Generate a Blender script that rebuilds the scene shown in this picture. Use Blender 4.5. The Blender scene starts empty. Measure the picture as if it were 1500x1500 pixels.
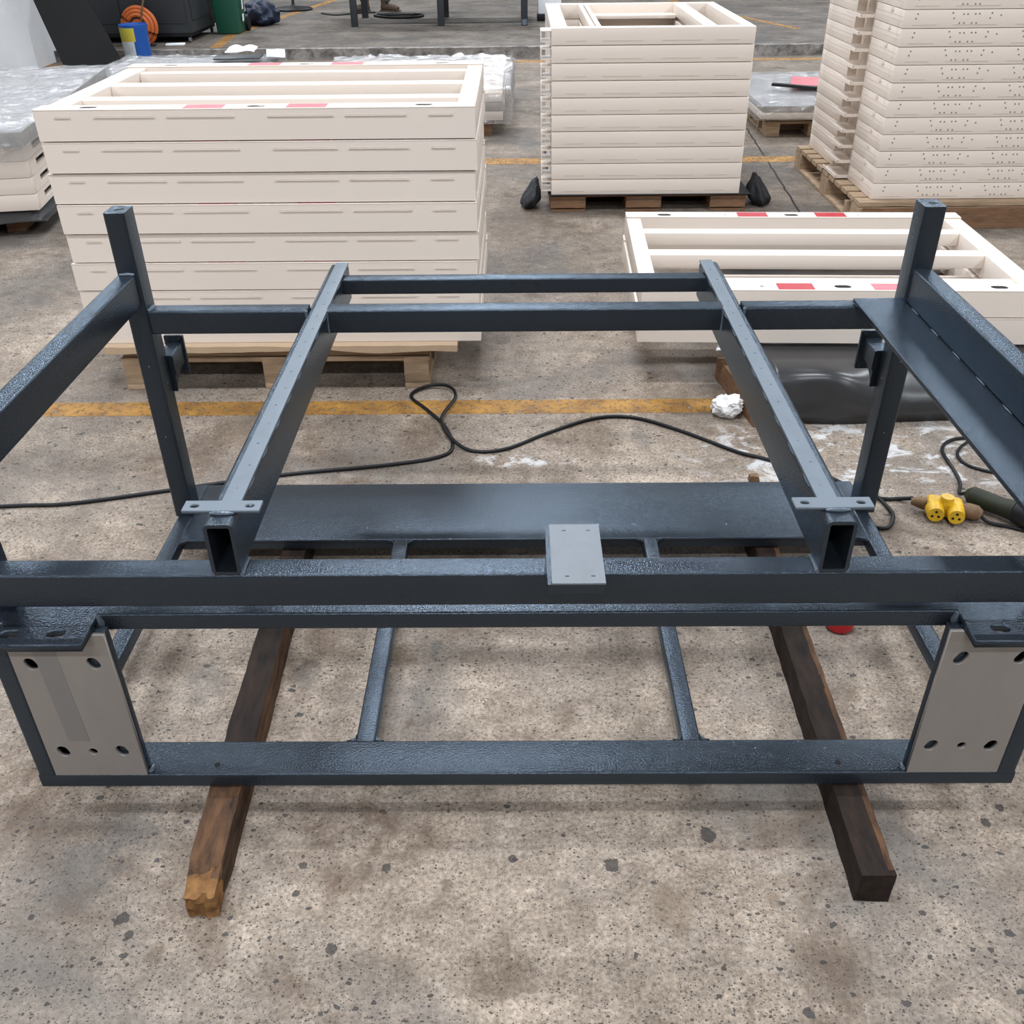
import bpy, bmesh, math, random
from mathutils import Vector, Matrix, noise
random.seed(7)
S = bpy.context.scene
C = S.collection
R = math.radians

# ---------------------------------------------------------------- camera
cam = bpy.data.cameras.new('camera')
cam.sensor_fit = 'HORIZONTAL'; cam.sensor_width = 36.0
cam.lens = 36.0 * 1391.1 / 1500.0
cam.clip_start = 0.05; cam.clip_end = 200
co = bpy.data.objects.new('camera', cam); C.objects.link(co)
pitch, yaw, roll = R(33.252), R(-0.535), R(-0.616)
cp, sp = math.cos(pitch), math.sin(pitch)
# right, up, back vectors before roll
right = Vector((1, 0, 0)); fwd = Vector((0, cp, -sp)); up = Vector((0, sp, cp))
cr, sr = math.cos(roll), math.sin(roll)
r2 = right * cr + up * sr
u2 = -right * sr + up * cr
Mz = Matrix.Rotation(-yaw, 3, 'Z')
r2, u2, b2 = Mz @ r2, Mz @ u2, Mz @ (-fwd)
co.matrix_world = Matrix(((r2.x, u2.x, b2.x, -0.0084), (r2.y, u2.y, b2.y, 0), (r2.z, u2.z, b2.z, 1.55), (0, 0, 0, 1)))
S.camera = co

# ---------------------------------------------------------------- world, lamps, exposure
w = bpy.data.worlds.new('hall_light'); S.world = w; w.use_nodes = True
w.node_tree.nodes['Background'].inputs[0].default_value = (0.93, 0.975, 1.0, 1)
w.node_tree.nodes['Background'].inputs[1].default_value = 0.17
def lamp(x, y, z, sx, sy, watt):
    l = bpy.data.lights.new('ceiling_and_fill_lamp', 'AREA'); l.shape = 'RECTANGLE'
    l.size = sx; l.size_y = sy; l.energy = watt; l.color = (0.93, 0.985, 1.06)
    o = bpy.data.objects.new('ceiling_and_fill_lamp', l); C.objects.link(o); o.location = (x, y, z)
for yy in (-8.5, -3.6, 1.3, 6.2, 11.1, 16.0, 20.9):  # rearmost row is unseen fill, added to brighten the cream fronts
    for xx in (-6.6, -0.5, 6.1):
        lamp(xx, yy, 6.0, 2.4, 0.3, 310)
S.view_settings.view_transform = 'Standard'
S.view_settings.look = 'None'
S.view_settings.exposure = -0.42
S.view_settings.gamma = 1.0
S.view_settings.use_curve_mapping = False

# ---------------------------------------------------------------- materials
def mat(name, col, rough=0.5, metal=0.0, spec=0.5, vary=0.0, vscale=8.0, bump=0.0, bscale=200.0, stretch=(1, 1, 1), col2=None, coat=0.0):
    m = bpy.data.materials.new(name); m.use_nodes = True
    nt = m.node_tree; b = nt.nodes['Principled BSDF']
    b.inputs['Base Color'].default_value = (*col, 1)
    b.inputs['Roughness'].default_value = rough; b.inputs['Metallic'].default_value = metal
    b.inputs['Specular IOR Level'].default_value = spec
    if coat: b.inputs['Coat Weight'].default_value = coat
    if vary or bump or col2:
        tc = nt.nodes.new('ShaderNodeTexCoord'); mp = nt.nodes.new('ShaderNodeMapping')
        mp.inputs['Scale'].default_value = stretch
        nt.links.new(tc.outputs['Object'], mp.inputs['Vector'])
    if vary or col2:
        n = nt.nodes.new('ShaderNodeTexNoise'); n.inputs['Scale'].default_value = vscale; n.inputs['Detail'].default_value = 6
        n.inputs['Roughness'].default_value = 0.65
        nt.links.new(mp.outputs[0], n.inputs['Vector'])
        rp = nt.nodes.new('ShaderNodeValToRGB')
        rp.color_ramp.elements[0].position = 0.32; rp.color_ramp.elements[1].position = 0.7
        c2 = col2 if col2 else tuple(c * (1 - vary) for c in col)
        rp.color_ramp.elements[0].color = (*c2, 1); rp.color_ramp.elements[1].color = (*col, 1)
        nt.links.new(n.outputs['Fac'], rp.inputs['Fac']); nt.links.new(rp.outputs[0], b.inputs['Base Color'])
    if bump:
        n2 = nt.nodes.new('ShaderNodeTexNoise'); n2.inputs['Scale'].default_value = bscale; n2.inputs['Detail'].default_value = 2
        nt.links.new(mp.outputs[0], n2.inputs['Vector'])
        bp = nt.nodes.new('ShaderNodeBump'); bp.inputs['Strength'].default_value = bump; bp.inputs['Distance'].default_value = 0.002
        nt.links.new(n2.outputs['Fac'], bp.inputs['Height']); nt.links.new(bp.outputs[0], b.inputs['Normal'])
    return m

M = {}
M['paint'] = mat('slate_hammer_paint', (0.033, 0.040, 0.050), 0.25, 0.5, 0.85, vary=0.12, vscale=5, bump=0.5, bscale=280)
M['paint'].node_tree.nodes['Principled BSDF'].inputs['Specular Tint'].default_value = (0.64, 0.82, 1.0, 1)
M['strip'] = mat('grey_primer', (0.130, 0.158, 0.185), 0.5, 0.1, 0.5, vary=0.15, vscale=14)
M['bare'] = mat('bare_steel', (0.30, 0.272, 0.25), 0.48, 0.35, 0.5, vary=0.14, vscale=9, stretch=(1, 1, .4))
M['band'] = mat('scoured_steel', (0.235, 0.222, 0.212), 0.5, 0.35, 0.5, vary=0.1, vscale=9)
M['pad'] = mat('pad_steel', (0.150, 0.168, 0.185), 0.5, 0.1, 0.5, vary=0.12, vscale=25)
M['weld'] = mat('weld_bead', (0.10, 0.125, 0.155), 0.25, 0.2, 0.6, bump=0.5, bscale=260)
M['dark'] = mat('black_and_hole_shade', (0.006, 0.006, 0.007), 0.8)  # flat black: painted shade of holes, also bolts and floor crack
M['cream'] = mat('cream_powder_coat', (0.745, 0.65, 0.565), 0.38, 0.0, 0.5, vary=0.03, vscale=3)
M['groove'] = mat('groove_shade', (0.60, 0.52, 0.445), 0.5)  # darker cream: the shade of the grooves is put into the colour
M['dot'] = mat('drilled_hole_shade', (0.20, 0.17, 0.15), 0.7)  # shade inside drilled holes, painted as dull brown dots
M['red'] = mat('red_tape', (0.44, 0.010, 0.022), 0.45, vary=0.2, vscale=30)
M['pink'] = mat('faded_red_tape', (0.62, 0.16, 0.18), 0.5, vary=0.25, vscale=30)
M['wood'] = mat('pallet_wood', (0.46, 0.32, 0.20), 0.75, vary=0.5, vscale=5, stretch=(1.2, 9, 9), bump=0.4, bscale=60)
M['woodbrown'] = mat('pallet_block_wood', (0.25, 0.13, 0.065), 0.75, vary=0.55, vscale=6, stretch=(1.5, 9, 9), bump=0.4, bscale=60)
M['timber'] = mat('old_timber', (0.140, 0.068, 0.031), 0.75, 0, 0.25, col2=(0.016, 0.009, 0.006), vscale=7, stretch=(6, 1.3, 6), bump=0.7, bscale=70)
M['timberdark'] = mat('oiled_timber', (0.030, 0.017, 0.011), 0.7, 0, 0.2, col2=(0.006, 0.0045, 0.004), vscale=7, stretch=(6, 1.3, 6), bump=0.7, bscale=70)
M['timberraw'] = mat('broken_timber', (0.33, 0.17, 0.06), 0.8, 0, 0.2, col2=(0.07, 0.028, 0.012), vscale=18, bump=0.8, bscale=90)
M['card'] = mat('cardboard', (0.50, 0.36, 0.235), 0.8, vary=0.18, vscale=6)
M['rubber'] = mat('black_cable', (0.007, 0.007, 0.008), 0.5, 0, 0.3)
M['blackfilm'] = mat('black_plastic_sheet', (0.045, 0.044, 0.045), 0.30, vary=0.4, vscale=4, bump=0.15, bscale=14)
M['cloth'] = mat('black_cloth', (0.012, 0.013, 0.016), 0.75)
M['yellow'] = mat('yellow_plastic', (0.78, 0.46, 0.015), 0.4, vary=0.35, vscale=22)
M['brownplug'] = mat('dirty_plug', (0.22, 0.12, 0.05), 0.6, vary=0.6, vscale=30)
M['olive'] = mat('olive_grip', (0.011, 0.012, 0.011), 0.55, 0, 0.3, col2=(0.024, 0.028, 0.010), vscale=12)
M['rag'] = mat('white_rag', (0.78, 0.76, 0.74), 0.9, vary=0.12, vscale=20)
M['redplastic'] = mat('red_plastic', (0.42, 0.008, 0.015), 0.35)
M['white'] = mat('white_masonry', (0.78, 0.79, 0.80), 0.8, vary=0.1, vscale=3, bump=0.3, bscale=30)
M['blackpanel'] = mat('black_panel', (0.014, 0.014, 0.015), 0.35, vary=0.3, vscale=2)
M['cabinet'] = mat('charcoal_cabinet', (0.026, 0.030, 0.034), 0.45)
M['green'] = mat('green_bin', (0.006, 0.075, 0.045), 0.45)
M['orange'] = mat('orange_hose', (0.50, 0.115, 0.022), 0.5)
M['blue'] = mat('blue_tin', (0.01, 0.085, 0.36), 0.35)
M['lime'] = mat('lime_label', (0.34, 0.52, 0.06), 0.5, col2=(0.62, 0.36, 0.04), vscale=6)
M['tinlabel'] = mat('white_label', (0.66, 0.70, 0.72), 0.5, vary=0.25, vscale=14)
M['kerbstone'] = mat('broken_concrete', (0.36, 0.33, 0.30), 0.9, col2=(0.06, 0.055, 0.05), vscale=9, bump=1.0, bscale=25)
M['boot'] = mat('brown_boot', (0.10, 0.062, 0.040), 0.7, vary=0.4, vscale=20)
M['trouser'] = mat('grey_trousers', (0.11, 0.10, 0.09), 0.9)
M['jacket'] = mat('navy_jacket', (0.03, 0.04, 0.07), 0.9)
M['skin'] = mat('skin', (0.45, 0.27, 0.19), 0.6)
M['bluebag'] = mat('navy_bag', (0.015, 0.025, 0.06), 0.6, vary=0.5, vscale=12)
M['greyboard'] = mat('grey_boards', (0.36, 0.345, 0.33), 0.5, vary=0.3, vscale=4)
M['paper'] = mat('white_paper', (0.80, 0.81, 0.82), 0.7)

def film_mat():
    m = bpy.data.materials.new('clear_stretch_film'); m.use_nodes = True
    nt = m.node_tree; nt.nodes.clear()
    out = nt.nodes.new('ShaderNodeOutputMaterial'); mx = nt.nodes.new('ShaderNodeMixShader'); mx2 = nt.nodes.new('ShaderNodeMixShader')
    tr = nt.nodes.new('ShaderNodeBsdfTransparent'); gl = nt.nodes.new('ShaderNodeBsdfGlossy'); df = nt.nodes.new('ShaderNodeBsdfDiffuse')
    gl.inputs['Roughness'].default_value = 0.12; df.inputs['Color'].default_value = (0.75, 0.76, 0.77, 1)
    tc = nt.nodes.new('ShaderNodeTexCoord'); n = nt.nodes.new('ShaderNodeTexNoise'); n.inputs['Scale'].default_value = 7; n.inputs['Detail'].default_value = 5
    n.inputs['Distortion'].default_value = 1.5
    bp = nt.nodes.new('ShaderNodeBump'); bp.inputs['Strength'].default_value = 0.9; bp.inputs['Distance'].default_value = 0.03
    nt.links.new(tc.outputs['Object'], n.inputs['Vector']); nt.links.new(n.outputs['Fac'], bp.inputs['Height'])
    nt.links.new(bp.outputs[0], gl.inputs['Normal']); nt.links.new(bp.outputs[0], df.inputs['Normal'])
    mx2.inputs[0].default_value = 0.30
    nt.links.new(gl.outputs[0], mx2.inputs[1]); nt.links.new(df.outputs[0], mx2.inputs[2])
    mx.inputs[0].default_value = 0.38
    nt.links.new(tr.outputs[0], mx.inputs[1]); nt.links.new(mx2.outputs[0], mx.inputs[2]); nt.links.new(mx.outputs[0], out.inputs['Surface'])
    return m
M['film'] = film_mat()

def floor_mat(name, warm=1.0, coarse=True):
    m = bpy.data.materials.new(name); m.use_nodes = True
    nt = m.node_tree; b = nt.nodes['Principled BSDF']; L = nt.links.new
    tc = nt.nodes.new('ShaderNodeTexCoord')
    def N(scale, detail=6, rough=0.6, dist=0.0, off=(0, 0, 0), sc=(1, 1, 1)):
        mp = nt.nodes.new('ShaderNodeMapping'); mp.inputs['Location'].default_value = off; mp.inputs['Scale'].default_value = sc
        L(tc.outputs['Object'], mp.inputs['Vector'])
        n = nt.nodes.new('ShaderNodeTexNoise'); n.inputs['Scale'].default_value = scale; n.inputs['Detail'].default_value = detail
        n.inputs['Roughness'].default_value = rough; n.inputs['Distortion'].default_value = dist
        L(mp.outputs[0], n.inputs['Vector']); return n.outputs['Fac']
    def ramp(fac, p0, p1, c0=(0, 0, 0), c1=(1, 1, 1)):
        r = nt.nodes.new('ShaderNodeValToRGB'); r.color_ramp.elements[0].position = p0; r.color_ramp.elements[1].position = p1
        r.color_ramp.elements[0].color = (*c0, 1); r.color_ramp.elements[1].color = (*c1, 1); L(fac, r.inputs['Fac']); return r.outputs[0]
    def mix(fac, a, bb, mode='MIX'):
        x = nt.nodes.new('ShaderNodeMix'); x.data_type = 'RGBA'; x.blend_type = mode
        if isinstance(fac, float): x.inputs[0].default_value = fac
        else: L(fac, x.inputs[0])
        for i, v in ((6, a), (7, bb)):
            if isinstance(v, tuple): x.inputs[i].default_value = (*v, 1)
            else: L(v, x.inputs[i])
        return x.outputs[2]
    def math_(op, a, bb):
        x = nt.nodes.new('ShaderNodeMath'); x.operation = op
        for i, v in ((0, a), (1, bb)):
            if isinstance(v, (int, float)): x.inputs[i].default_value = v
            else: L(v, x.inputs[i])
        return x.outputs[0]
    base = mix(ramp(N(2.2, 8, 0.7), 0.35, 0.68), (0.215, 0.173, 0.136), (0.465, 0.390, 0.316))
    base = mix(ramp(N(90, 3, 0.7), 0.30, 0.72), (0.62, 0.60, 0.58), (1.22, 1.20, 1.18), 'MIX') if False else base
    grain = ramp(N(110, 4, 0.75), 0.28, 0.74, (0.36, 0.34, 0.32), (1.50, 1.48, 1.46))
    base = mix(1.0, base, grain, 'MULTIPLY')
    base = mix(1.0, base, ramp(N(17, 6, 0.7, 0.3, (4, 4, 0)), 0.30, 0.70, (0.66, 0.63, 0.60), (1.20, 1.20, 1.20)), 'MULTIPLY')
    # grey wiped patches and brown oil stains
    base = mix(math_('MULTIPLY', ramp(N(1.3, 5, 0.6, 0.6, (3, 1, 0)), 0.50, 0.66), 0.68), base, (0.135, 0.126, 0.116))
    base = mix(math_('MULTIPLY', ramp(N(3.1, 7, 0.72, 0.4, (8, 4, 0)), 0.53, 0.67), 0.85), base, (0.115, 0.075, 0.048))
    base = mix(math_('MULTIPLY', ramp(N(0.8, 5, 0.7, 0.8, (1, 9, 0), (1, 2.5, 1)), 0.47, 0.64), 0.50), base, (0.125, 0.108, 0.095))
    if coarse:
        # exposed aggregate: a share of the voronoi cells becomes a dark stone, density follows a slow noise
        for sc, size, keep, colr in ((36, 0.26, 0.91, (0.040, 0.038, 0.037)), (64, 0.27, 0.86, (0.035, 0.030, 0.027)), (125, 0.31, 0.74, (0.038, 0.030, 0.025)), (230, 0.36, 0.62, (0.045, 0.036, 0.030))):
            mp = nt.nodes.new('ShaderNodeMapping'); mp.inputs['Scale'].default_value = (1, 1.35, 1)
            wob = nt.nodes.new('ShaderNodeTexNoise'); wob.inputs['Scale'].default_value = sc * 1.7
            L(tc.outputs['Object'], wob.inputs['Vector'])
            vm = nt.nodes.new('ShaderNodeVectorMath'); vm.operation = 'MULTIPLY_ADD'
            L(wob.outputs['Color'], vm.inputs[0]); vm.inputs[1].default_value = (0.55 / sc,) * 3; L(tc.outputs['Object'], vm.inputs[2])
            L(vm.outputs[0], mp.inputs['Vector'])
            v = nt.nodes.new('ShaderNodeTexVoronoi'); v.inputs['Scale'].default_value = sc; L(mp.outputs[0], v.inputs['Vector'])
            sep = nt.nodes.new('ShaderNodeSeparateColor'); L(v.outputs['Color'], sep.inputs[0])
            dens = math_('ADD', sep.outputs[0], math_('MULTIPLY', math_('SUBTRACT', N(1.1, 3, 0.6, 0, (5, 2, 0)), 0.5), 0.75))
            on = math_('GREATER_THAN', dens, keep)
            rad = math_('MULTIPLY', sep.outputs[1], size)
            near = math_('LESS_THAN', v.outputs['Distance'], math_('ADD', rad, 0.10))
            base = mix(math_('MULTIPLY', math_('MULTIPLY', on, near), 0.85), base, colr)
        # white dried paint splashes in one worn area right of the centre
        geo = nt.nodes.new('ShaderNodeSeparateXYZ'); L(tc.outputs['Object'], geo.inputs[0])
        def blob(cx, cy, rx, ry):
            dx = math_('DIVIDE', math_('SUBTRACT', geo.outputs[0], cx), rx); dy = math_('DIVIDE', math_('SUBTRACT', geo.outputs[1], cy), ry)
            d = math_('ADD', math_('MULTIPLY', dx, dx), math_('MULTIPLY', dy, dy))
            return ramp(d, 0.3, 1.0, (1, 1, 1), (0, 0, 0))
        spl = ramp(N(5.5, 6, 0.72, 1.2, (2, 7, 0), (1, 1.6, 1)), 0.51, 0.60)
        base = mix(math_('MULTIPLY', math_('MULTIPLY', blob(1.10, 2.70, 0.65, 0.30), spl), 0.75), base, (0.62, 0.62, 0.62))
        spl2 = ramp(N(13, 6, 0.7, 0.3, (2, 3, 0)), 0.48, 0.56)
        base = mix(math_('MULTIPLY', math_('MULTIPLY', blob(-0.02, 2.665, 0.20, 0.045), spl2), 0.7), base, (0.60, 0.59, 0.58))
        base = mix(math_('MULTIPLY', math_('MULTIPLY', blob(-0.35, 1.19, 0.20, 0.12), ramp(N(9, 6, 0.7, 0.6), 0.40, 0.62)), 0.8), base, (0.075, 0.045, 0.028))
        stains = [(0.356, 1.21, 0.02, 0.024, 'd'), (0.164, 1.142, 0.018, 0.021, 'd'), (-0.026, 1.155, 0.01, 0.012, 'd'), (-0.264, 1.134, 0.011, 0.014, 'd'), (0.265, 1.046, 0.052, 0.06, 't'), (-0.039, 0.918, 0.06, 0.065, 'b'), (0.452, 1.065, 0.018, 0.02, 't'), (0.908, 1.235, 0.012, 0.015, 'd'), (0.953, 1.272, 0.011, 0.013, 'd'), (0.255, 1.499, 0.017, 0.023, 't'), (-0.255, 1.508, 0.013, 0.018, 'b'), (-0.343, 0.971, 0.013, 0.014, 'd'), (-0.73, 1.031, 0.016, 0.018, 'd'), (-0.707, 1.0, 0.011, 0.012, 'd'), (-0.147, 1.096, 0.018, 0.02, 'b'), (-0.651, 0.959, 0.026, 0.028, 'b'), (-0.195, 1.223, 0.016, 0.02, 'b'), (-0.293, 1.733, 0.036, 0.055, 'b'), (-0.494, 1.797, 0.051, 0.079, 'b'), (-0.514, 1.674, 0.04, 0.061, 'g'), (-0.749, 1.641, 0.065, 0.095, 'g'), (-0.773, 1.233, 0.082, 0.104, 'g'), (0.71, 1.261, 0.068, 0.087, 'g'), (-0.84, 1.124, 0.078, 0.093, 'g'), (-0.212, 1.757, 0.023, 0.036, 'g'), (0.245, 2.824, 0.092, 0.201, 'b'), (-0.333, 2.831, 0.093, 0.203, 'b'), (0.13, 4.584, 0.151, 0.499, 'g'), (-0.003, 5.247, 0.226, 0.87, 'b'), (-1.052, 2.747, 0.091, 0.193, 'b'), (-0.973, 2.888, 0.071, 0.155, 't'), (-2.408, 5.312, 0.116, 0.417, 'b'), (0.406, 2.822, 0.041, 0.088, 'g'), (0.612, 1.463, 0.037, 0.05, 'g'), (-2.302, 4.422, 0.199, 0.647, 'g')]
        wob2 = math_('MULTIPLY', math_('SUBTRACT', N(26, 4, 0.7, 0, (1, 6, 0)), 0.5), 2.4)
        wob3 = math_('MULTIPLY', math_('SUBTRACT', N(90, 3, 0.7, 0, (1, 6, 0)), 0.5), 1.4)
        for (cx, cy, rx, ry, kd) in stains:
            dx = math_('DIVIDE', math_('SUBTRACT', geo.outputs[0], cx), rx); dy = math_('DIVIDE', math_('SUBTRACT', geo.outputs[1], cy), ry)
            d = math_('ADD', math_('ADD', math_('MULTIPLY', dx, dx), math_('MULTIPLY', dy, dy)), math_('ADD', wob2, wob3))
            hard = kd == 'd'
            colr, st = {'d': ((0.035, 0.030, 0.027), 0.85), 't': ((0.16, 0.115, 0.075), 0.55), 'b': ((0.085, 0.052, 0.032), 0.55), 'g': ((0.085, 0.08, 0.075), 0.5)}[kd]
            base = mix(math_('MULTIPLY', ramp(d, 0.45 if hard else 0.1, 0.6 if hard else 1.3, (1, 1, 1), (0, 0, 0)), st), base, colr)
        # floor tone gets darker on the aisle side of the yellow lane
        aisle = ramp(math_('ADD', math_('DIVIDE', math_('SUBTRACT', geo.outputs[1], 3.1), 2.5), math_('MULTIPLY', math_('SUBTRACT', N(1.6, 5, 0.65, 0.4, (6, 1, 0)), 0.5), 1.6)), 0.0, 0.8)
        base = mix(math_('MULTIPLY', aisle, 0.85), base, mix(1.0, base, (0.70, 0.71, 0.72), 'MULTIPLY'))
    else:
        base = mix(1.0, base, (0.50, 0.53, 0.56), 'MULTIPLY')
    L(base, b.inputs['Base Color'])
    b.inputs['Roughness'].default_value = 0.72; b.inputs['Specular IOR Level'].default_value = 0.35
    bp = nt.nodes.new('ShaderNodeBump'); bp.inputs['Strength'].default_value = 0.35; bp.inputs['Distance'].default_value = 0.003
    L(N(70, 5, 0.7), bp.inputs['Height']); L(bp.outputs[0], b.inputs['Normal'])
    return m
M['floor'] = floor_mat('worn_concrete_floor')
M['platform'] = floor_mat('platform_concrete', coarse=False)

def worn_paint(name, col):
    m = bpy.data.materials.new(name); m.use_nodes = True
    nt = m.node_tree; b = nt.nodes['Principled BSDF']
    b.inputs['Base Color'].default_value = (*col, 1); b.inputs['Roughness'].default_value = 0.7
    tc = nt.nodes.new('ShaderNodeTexCoord')
    n0 = nt.nodes.new('ShaderNodeTexNoise'); n0.inputs['Scale'].default_value = 9; n0.inputs['Detail'].default_value = 7
    r0 = nt.nodes.new('ShaderNodeValToRGB'); r0.color_ramp.elements[0].position = .3; r0.color_ramp.elements[1].position = .65
    r0.color_ramp.elements[0].color = (col[0] * .45, col[1] * .42, col[2] * .6, 1); r0.color_ramp.elements[1].color = (*col, 1)
    nt.links.new(tc.outputs['Object'], n0.inputs['Vector']); nt.links.new(n0.outputs['Fac'], r0.inputs['Fac']); nt.links.new(r0.outputs[0], b.inputs['Base Color'])
    n = nt.nodes.new('ShaderNodeTexNoise'); n.inputs['Scale'].default_value = 38; n.inputs['Detail'].default_value = 5; n.inputs['Roughness'].default_value = .7
    r = nt.nodes.new('ShaderNodeValToRGB'); r.color_ramp.elements[0].position = .38; r.color_ramp.elements[1].position = .47
    nt.links.new(tc.outputs['Object'], n.inputs['Vector']); nt.links.new(n.outputs['Fac'], r.inputs['Fac']); nt.links.new(r.outputs[0], b.inputs['Alpha'])
    return m
M['lane'] = worn_paint('yellow_lane_paint', (0.40, 0.205, 0.042))

# ---------------------------------------------------------------- mesh helpers
class MB:
    def __init__(s): s.v = []; s.f = []
    def add(s, vs, fs):
        n = len(s.v); s.v += [tuple(p) for p in vs]; s.f += [tuple(i + n for i in q) for q in fs]; return s
    def box(s, x0, x1, y0, y1, z0, z1):
        return s.add([(x0, y0, z0), (x1, y0, z0), (x1, y1, z0), (x0, y1, z0), (x0, y0, z1), (x1, y0, z1), (x1, y1, z1), (x0, y1, z1)],
                     [(0, 3, 2, 1), (4, 5, 6, 7), (0, 1, 5, 4), (1, 2, 6, 5), (2, 3, 7, 6), (3, 0, 4, 7)])
    def prof(s, x0, x1, y0, y1, z0, z1, axis, r=0.006, seg=4, hollow=0):
        # rounded rectangle section swept along an axis
        lo = (x0, y0, z0); hi = (x1, y1, z1); a = 'xyz'.index(axis); i, j = (a + 1) % 3, (a + 2) % 3
        def loop(d, rr):
            pts = []
            for (ci, cj, st) in ((hi[i] - d - rr, hi[j] - d - rr, 0), (lo[i] + d + rr, hi[j] - d - rr, 90), (lo[i] + d + rr, lo[j] + d + rr, 180), (hi[i] - d - rr, lo[j] + d + rr, 270)):
                for k in range(seg + 1):
                    t = R(st + 90 * k / seg); pts.append((ci + rr * math.cos(t), cj + rr * math.sin(t)))
            return pts
        def place(pts, val):
            o = []
            for (u, v) in pts:
                p = [0, 0, 0]; p[a] = val; p[i] = u; p[j] = v; o.append(tuple(p))
            return o
        P = loop(0, r); n = len(P)
        vs = place(P, lo[a]) + place(P, hi[a])
        fs = [(k, (k + 1) % n, n + (k + 1) % n, n + k) for k in range(n)]
        if hollow:
            Q = loop(hollow, max(r - hollow, 0.001))
            vs += place(Q, lo[a]) + place(Q, hi[a])
            fs += [(2 * n + (k + 1) % n, 2 * n + k, 3 * n + k, 3 * n + (k + 1) % n) for k in range(n)]
            fs += [((k + 1) % n, k, 2 * n + k, 2 * n + (k + 1) % n) for k in range(n)]
            fs += [(n + k, n + (k + 1) % n, 3 * n + (k + 1) % n, 3 * n + k) for k in range(n)]
        else:
            fs += [tuple(range(n - 1, -1, -1)), tuple(range(n, 2 * n))]
        return s.add(vs, fs)
    def cyl(s, c, r, h, axis='z', n=16, r2=None):
        r2 = r if r2 is None else r2; a = 'xyz'.index(axis); i, j = (a + 1) % 3, (a + 2) % 3; vs = []
        for (rr, t) in ((r, 0), (r2, h)):
            for k in range(n):
                p = [c[0], c[1], c[2]]; p[a] += t; p[i] += rr * math.cos(2 * math.pi * k / n); p[j] += rr * math.sin(2 * math.pi * k / n); vs.append(tuple(p))
        return s.add(vs, [(k, (k + 1) % n, n + (k + 1) % n, n + k) for k in range(n)] + [tuple(range(n - 1, -1, -1)), tuple(range(n, 2 * n))])
    def pipe(s, pts, r, n=8, closed=False):
        pts = [Vector(p) for p in pts]; vs = []; m = len(pts); prev = None
        for k, p in enumerate(pts):
            a = pts[k - 1] if (k or closed) else p; b = pts[(k + 1) % m] if (k < m - 1 or closed) else p
            t = (b - a).normalized(); ref = Vector((0, 0, 1)) if abs(t.z) < .9 else Vector((1, 0, 0))
            u = t.cross(ref).normalized(); v = u.cross(t)
            rr = r[k] if isinstance(r, (list, tuple)) else r
            vs += [tuple(p + (u * math.cos(2 * math.pi * q / n) + v * math.sin(2 * math.pi * q / n)) * rr) for q in range(n)]
        fs = []
        for k in range(m if closed else m - 1):
            k2 = (k + 1) % m
            fs += [(k * n + q, k * n + (q + 1) % n, k2 * n + (q + 1) % n, k2 * n + q) for q in range(n)]
        if not closed: fs += [tuple(range(n - 1, -1, -1)), tuple(range((m - 1) * n, m * n))]
        return s.add(vs, fs)
    def lathe(s, prof, c=(0, 0, 0), n=28):
        vs = []
        for (r, z) in prof: vs += [(c[0] + r * math.cos(2 * math.pi * k / n), c[1] + r * math.sin(2 * math.pi * k / n), c[2] + z) for k in range(n)]
        fs = []
        for q in range(len(prof) - 1): fs += [(q * n + k, q * n + (k + 1) % n, (q + 1) * n + (k + 1) % n, (q + 1) * n + k) for k in range(n)]
        fs += [tuple(range(n - 1, -1, -1)), tuple(range((len(prof) - 1) * n, len(prof) * n))]
        return s.add(vs, fs)
    def mesh(s, name, smooth=35):
        me = bpy.data.meshes.new(name); me.from_pydata(s.v, [], s.f)
        bm = bmesh.new(); bm.from_mesh(me); bmesh.ops.recalc_face_normals(bm, faces=bm.faces); bm.to_mesh(me); bm.free()
        finish(me, smooth); return me
def finish(me, smooth=35):
    if smooth:
        for p in me.polygons: p.use_smooth = True
        me.set_sharp_from_angle(angle=R(smooth))
    me.update()
def bev(mb, amount=0.002, seg=2, name='mesh'):
    me = bpy.data.meshes.new(name); me.from_pydata(mb.v, [], mb.f)
    bm = bmesh.new(); bm.from_mesh(me); bmesh.ops.recalc_face_normals(bm, faces=bm.faces)
    bmesh.ops.bevel(bm, geom=list(bm.edges), offset=amount, segments=seg, affect='EDGES', profile=0.5)
    bm.to_mesh(me); bm.free(); finish(me, 40); return me
def circ(cx, cy, rx, ry=None, n=20):
    ry = rx if ry is None else ry
    return [(cx + rx * math.cos(2 * math.pi * k / n), cy + ry * math.sin(2 * math.pi * k / n)) for k in range(n)]
def slot(cx, cy, half, r, n=8, ang=0.0):
    pts = [(half + r * math.cos(R(-90 + 180 * k / n)), r * math.sin(R(-90 + 180 * k / n))) for k in range(n + 1)]
    pts += [(-half + r * math.cos(R(90 + 180 * k / n)), r * math.sin(R(90 + 180 * k / n))) for k in range(n + 1)]
    c, s_ = math.cos(ang), math.sin(ang)
    return [(cx + x * c - y * s_, cy + x * s_ + y * c) for x, y in pts]
def rect(x0, x1, y0, y1): return [(x0, y0), (x1, y0), (x1, y1), (x0, y1)]
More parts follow.
